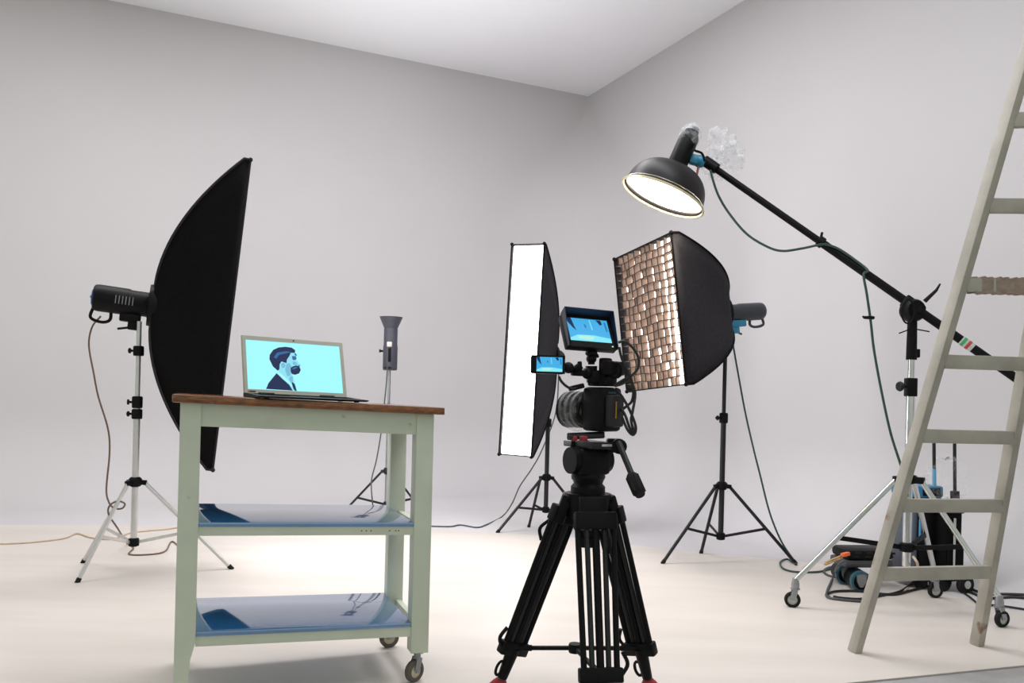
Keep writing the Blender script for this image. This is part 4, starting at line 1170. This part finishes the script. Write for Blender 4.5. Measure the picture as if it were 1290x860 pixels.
    # cables
    K = [
        ([(779, 431, 2.6), (787, 430, 2.6), (797, 438, 2.6), (804, 450, 2.6), (804, 462, 2.6), (797, 472, 2.6), (786, 478, 2.6), (776, 484, 2.6)], 'black cable looping right from the larger monitor to the camera body'),
        ([(780, 437, 2.6), (783, 450, 2.6), (789, 464, 2.6), (795, 477, 2.6), (798, 492, 2.6), (796, 505, 2.6), (790, 511, 2.6), (785, 515, 2.6)], 'thin black cable hanging straighter from the larger monitor corner'),
        ([(774, 486, 2.6), (782, 484, 2.6), (793, 480, 2.6), (799, 490, 2.6), (800, 500, 2.6), (797, 518, 2.58), (795, 530, 2.58), (799, 545, 2.58), (796, 547, 2.58), (790, 540, 2.58), (784, 526, 2.6)], 'black cable loop hanging lowest at the right side of the camera'),
        ([(776, 489, 2.62), (784, 500, 2.6), (791, 512, 2.58), (797, 525, 2.58), (801, 538, 2.58), (799, 546, 2.58), (793, 538, 2.58), (788, 524, 2.6), (783, 515, 2.62)], 'black cable loop slanting outermost beside the camera body'),
        ([(704, 474, 2.58), (707, 480, 2.58), (713, 486, 2.6), (721, 490, 2.62), (727, 489, 2.64)], 'short black cable under the small side monitor'),
    ]
    for pts, lab in K:
        cable('camera_cable', [Q(*p) for p in pts], .0045, dark_cable, lab, 6, 'cables on the video camera')
camera_rig()

# ------------------------------------------------------------------ gear on the floor at the right
def floor_gear():
    up = V((0, 0, 1))
    g = 'cases behind the ladder'
    def fp(px, py): 
        p = on_floor(px, py); return p
    # tall power pack with blue top
    p = fp(1169, 742); p.z = 0
    M = Matrix.Translation(p) @ Matrix.Rotation(math.radians(12), 4, 'Z')
    t = thing('power_pack', 'tall black power pack with a bright blue top behind the ladder', 'power pack', p)
    b = MB(); b.box((-.05, 0, .035), (.075, .20, .475), M, .012); obj('case', b, BLK, t)
    b = MB(); b.box((-.085, 0.02, .04), (-.05, .19, .46), M, .01); obj('side_cover', b, mat('steel_blue_plastic', (.10, .12, .16), .4), t, label='steel blue side cover')
    b = MB(); b.box((-.085, -.004, .47), (.078, .20, .53), M, .012); tp = obj('top_panel', b, mat('sky_blue_plastic', (.02, .20, .42), .35), t, label='bright blue control top')
    b = MB(); b.box((-.05, -.008, .478), (.06, .01, .522), M, .008); obj('socket_panel', b, BLK, tp)
    for k in range(3): 
        q = MB(); q.cyl(M @ V((-.03 + k * .034, -.018, .502)), M @ V((-.03 + k * .034, 0, .502)), .013, n=14); obj('connector', q, BLK2, tp)
    b = MB(); b.box((-.06, -.004, .25), (-.052, .004, .36), M); obj('light_strip', b, mat('light_blue_plastic', (.08, .35, .6), .4), t)
    b = MB()
    for x in (-.03, .06): b.cyl(M @ V((x - .012, .02, .04)), M @ V((x + .012, .02, .04)), .04, n=18)
    obj('wheel', b, RUB, t)
    # black trolley case
    p2 = fp(1205, 747); p2.z = 0
    M2 = Matrix.Translation(p2) @ Matrix.Rotation(math.radians(12), 4, 'Z')
    t = thing('trolley_case', 'soft black wheeled case beside the blue-topped power pack', 'case', p2)
    b = MB(); b.box((-.05, .02, .05), (.05, .20, .455), M2, .025); obj('body', b, FAB, t)
    b = MB(); b.box((-.045, .005, .08), (.045, .025, .25), M2, .012); obj('pocket', b, FAB, t)
    b = MB(); b.box((-.045, .01, .40), (.048, .03, .44), M2, .008); obj('top_flap', b, FAB2, t)
    b = MB(); b.cyl(M2 @ V((-.02, .0, .09)), M2 @ V((-.02, .0, .38)), .006, n=10); b.lathe([(.006, 0), (.012, .2), (.012, .8), (.006, 1)], M2 @ V((-.02, 0, .07)), up * .05, 12); obj('pull_rod', b, CHROME, t)
    b = MB()
    for (x, y) in ((-.04, .05), (.04, -.01)):
        ax = V((.35, -1, 0)).normalized(); cc = M2 @ V((x, y, .048)); b.lathe([(0, -.5), (.03, -.5), (.045, -.45), (.048, -.2), (.048, .2), (.045, .45), (.03, .5), (0, .5)], cc, ax * .03, 20)
    wh = obj('wheel', b, RUB, t)
    b = MB(); b.cyl(M2 @ V((.04, -.01, .048)) + V((.35, -1, 0)).normalized() * .014, M2 @ V((.04, -.01, .048)) + V((.35, -1, 0)).normalized() * .018, .02, n=16); obj('wheel_hub', b, mat('pale_grey_hub', (.5, .5, .47), .45), wh)
    # two upright rods held in the gear, bagged
    for px, y0, y1, m_, lab in ((1177, 548, 613, BLUE, 'thin upright rod with a blue lower end above the power pack'), (1203, 548, 628, BLK2, 'thin dark upright rod with a black socket above the trolley case')):
        b = MB(); q0, q1 = at(px, y1, 4.28), at(px - .5, y0, 4.28)
        b.cyl(q0, q1, .0085, n=10)
        tt = thing('upright_rod', lab, 'rod', q0, 'rods standing in the gear')
        obj('tube', b, BLK2, tt)
        b = MB()
        if m_ is BLUE: b.cyl(lerp(q0, q1, 0), lerp(q0, q1, .35), .0095, n=10); obj('sleeve', b, mat('light_blue_plastic', (.08, .35, .6), .4), tt)
        else: b.cyl(lerp(q0, q1, -.1), lerp(q0, q1, .12), .022, n=14); obj('socket', b, BLK, tt)
    rnd = random.Random(9)
    b = MB(); bc = at(1195, 603, 4.28); b.blob(bc, .115, .07, .11, 26, 16, jit=.13, rnd=rnd)
    tag(obj('plastic_bag', b, clear_plastic('bag_film', .07), loc=bc, angle=15), 'clear plastic bag around the two rods behind the ladder', 'bag')
    # two flash heads on the floor
    for px, py, ang, lab in ((1065, 736, .25, 'left of two flash heads on the floor, teal rim and grey cap'), (1084, 745, .15, 'right of two flash heads on the floor, nearer the ladder leg')):
        p = fp(px, py); p.z = 0
        ax = V((math.sin(ang) * -.6, -1, 0.0)).normalized()
        cc = p + up * .052
        t = thing('studio_strobe', lab, 'studio flash', p, 'flash heads lying on the floor')
        b = MB(); b.lathe([(0, 0), (.046, 0), (.05, .05), (.05, .9), (.046, 1), (0, 1)], cc - ax * .12, ax * .12, 24); obj('body', b, BLK, t)
        b = MB(); b.lathe([(.044, 0), (.052, 0), (.052, 1), (.04, 1), (.044, 0)], cc - ax * .012, ax * .03, 28); obj('rim', b, mat('dark_teal_plastic', (.02, .10, .15), .35), t, label='dark teal rim')
        b = MB(); b.lathe([(0, 0), (.040, 0)], cc + ax * .002, ax, 24); obj('front_disc', b, BLK, t)
        b = MB(); w = ax.cross(up)
        pts = [(-.025, .038), (.025, .038), (.022, .0), (.008, -.028), (-.008, -.028), (-.022, .0)]
        Mx = Matrix((w, up, ax)).transposed().to_4x4(); Mx.translation = cc
        b.prism(pts, .004, .016, Mx); obj('cap', b, GREY, t, label='grey wedge-shaped cap')
    # vented black case on top
    p = fp(1080, 744); p.z = .105
    M3 = Matrix.Translation(p + V((.045, .12, 0))) @ Matrix.Rotation(.1, 4, 'Z') @ Matrix.Rotation(math.radians(0), 4, 'Y')
    t = thing('vented_case', 'low black vented case lying on the two flash heads', 'case', p + V((.045, .12, 0)))
    b = MB(); b.box((-.10, -.07, .0), (.16, .10, .04), M3, .012); obj('lower_shell', b, mat('smoke_grey_plastic', (.06, .06, .07), .4), t)
    b = MB(); b.box((-.095, -.075, .04), (.16, .10, .092), M3, .02); us = obj('upper_shell', b, BLK, t)
    for r_ in range(2):
        for k in range(4):
            b = MB(); b.box((-.06 + k * .06 + r_ * .01, -.077, .053 + r_ * .018), (-.025 + k * .06 + r_ * .01, -.070, .064 + r_ * .018), M3, .003); obj('vent', b, mat('vent_black', (.003, .003, .003), .8), us)
    # spring clamp
    p = at(1050, 704, 4.02)
    t = thing('spring_clamp', 'tan wooden clamp with an orange tip beside the vented black case', 'clamp', p)
    b = MB()
    b.bar(at(1039, 711, 4.02), at(1061, 702, 4.06), .016, .008, (0, 1, 0), .002); b.bar(at(1040, 708, 4.03), at(1062, 699, 4.07), .016, .006, (0, 1, 0), .002)
    obj('jaws', b, mat('tan_wood', (.42, .28, .13), .6, var=.3), t)
    b = MB(); b.bar(at(1061, 699, 4.05), at(1069, 697, 4.08), .022, .018, (0, 1, 0), .004); obj('tip', b, ORANGE, t, label='orange tip')
    # cables
    def fl(pts, lift=.007): return [on_floor(x, y, lift) for x, y in pts]
    cable('floor_cable', fl([(1066, 716), (1052, 713), (1041, 716), (1038, 720), (1045, 725), (1060, 727), (1075, 722)]), .0065, grey_cable, 'small grey cable coil on the floor left of the flash heads', group='cables on the floor at right')
    cable('floor_cable', [at(1064, 706, 4.0), at(1055, 713, 3.96)] + fl([(1051, 724), (1046, 735), (1042, 745), (1043, 752), (1060, 755), (1085, 757), (1098, 757)], .008), .0065, grey_cable, 'dark cable curving round in front of the flash heads, nearest the left castor', group='cables on the floor at right')
    cable('floor_cable', fl([(1045, 752), (1041, 749), (1050, 745), (1070, 744), (1090, 745), (1112, 748), (1130, 748), (1150, 743), (1172, 738)], .008), .0065, dark_cable, 'dark cable running from the flash heads behind the ladder to the castor', group='cables on the floor at right')
    cable('floor_cable', fl([(1050, 751), (1062, 753), (1085, 754), (1110, 750), (1135, 744), (1150, 733), (1160, 724)], .008), .006, dark_cable, 'thin dark cable bent between the flash heads and the power pack', group='cables on the floor at right')
    cable('floor_cable', fl([(1215, 742), (1228, 748), (1240, 753), (1256, 753), (1275, 752), (1296, 753)], .008), .0065, dark_cable, 'middle of three dark cables running right from the trolley case', group='cables on the floor at right')
    cable('floor_cable', fl([(1218, 738), (1232, 745), (1248, 748), (1270, 748), (1296, 749)], .008), .0065, dark_cable, 'farthest of three dark cables running right from the trolley case', group='cables on the floor at right')
    cable('floor_cable', fl([(1208, 742), (1222, 752), (1236, 762), (1252, 762), (1270, 764), (1296, 768)], .008), .005, dark_cable, 'nearest of three dark cables, passing the right castor', group='cables on the floor at right')
    cable('floor_cable', [at(1150, 700, 3.8)] + [at(1156, 712, 3.82)] + fl([(1152, 730), (1140, 744)], .008), .006, pale_cable, 'pale cable end beside the boom stand pole', group='cables on the floor at right')
floor_gear()
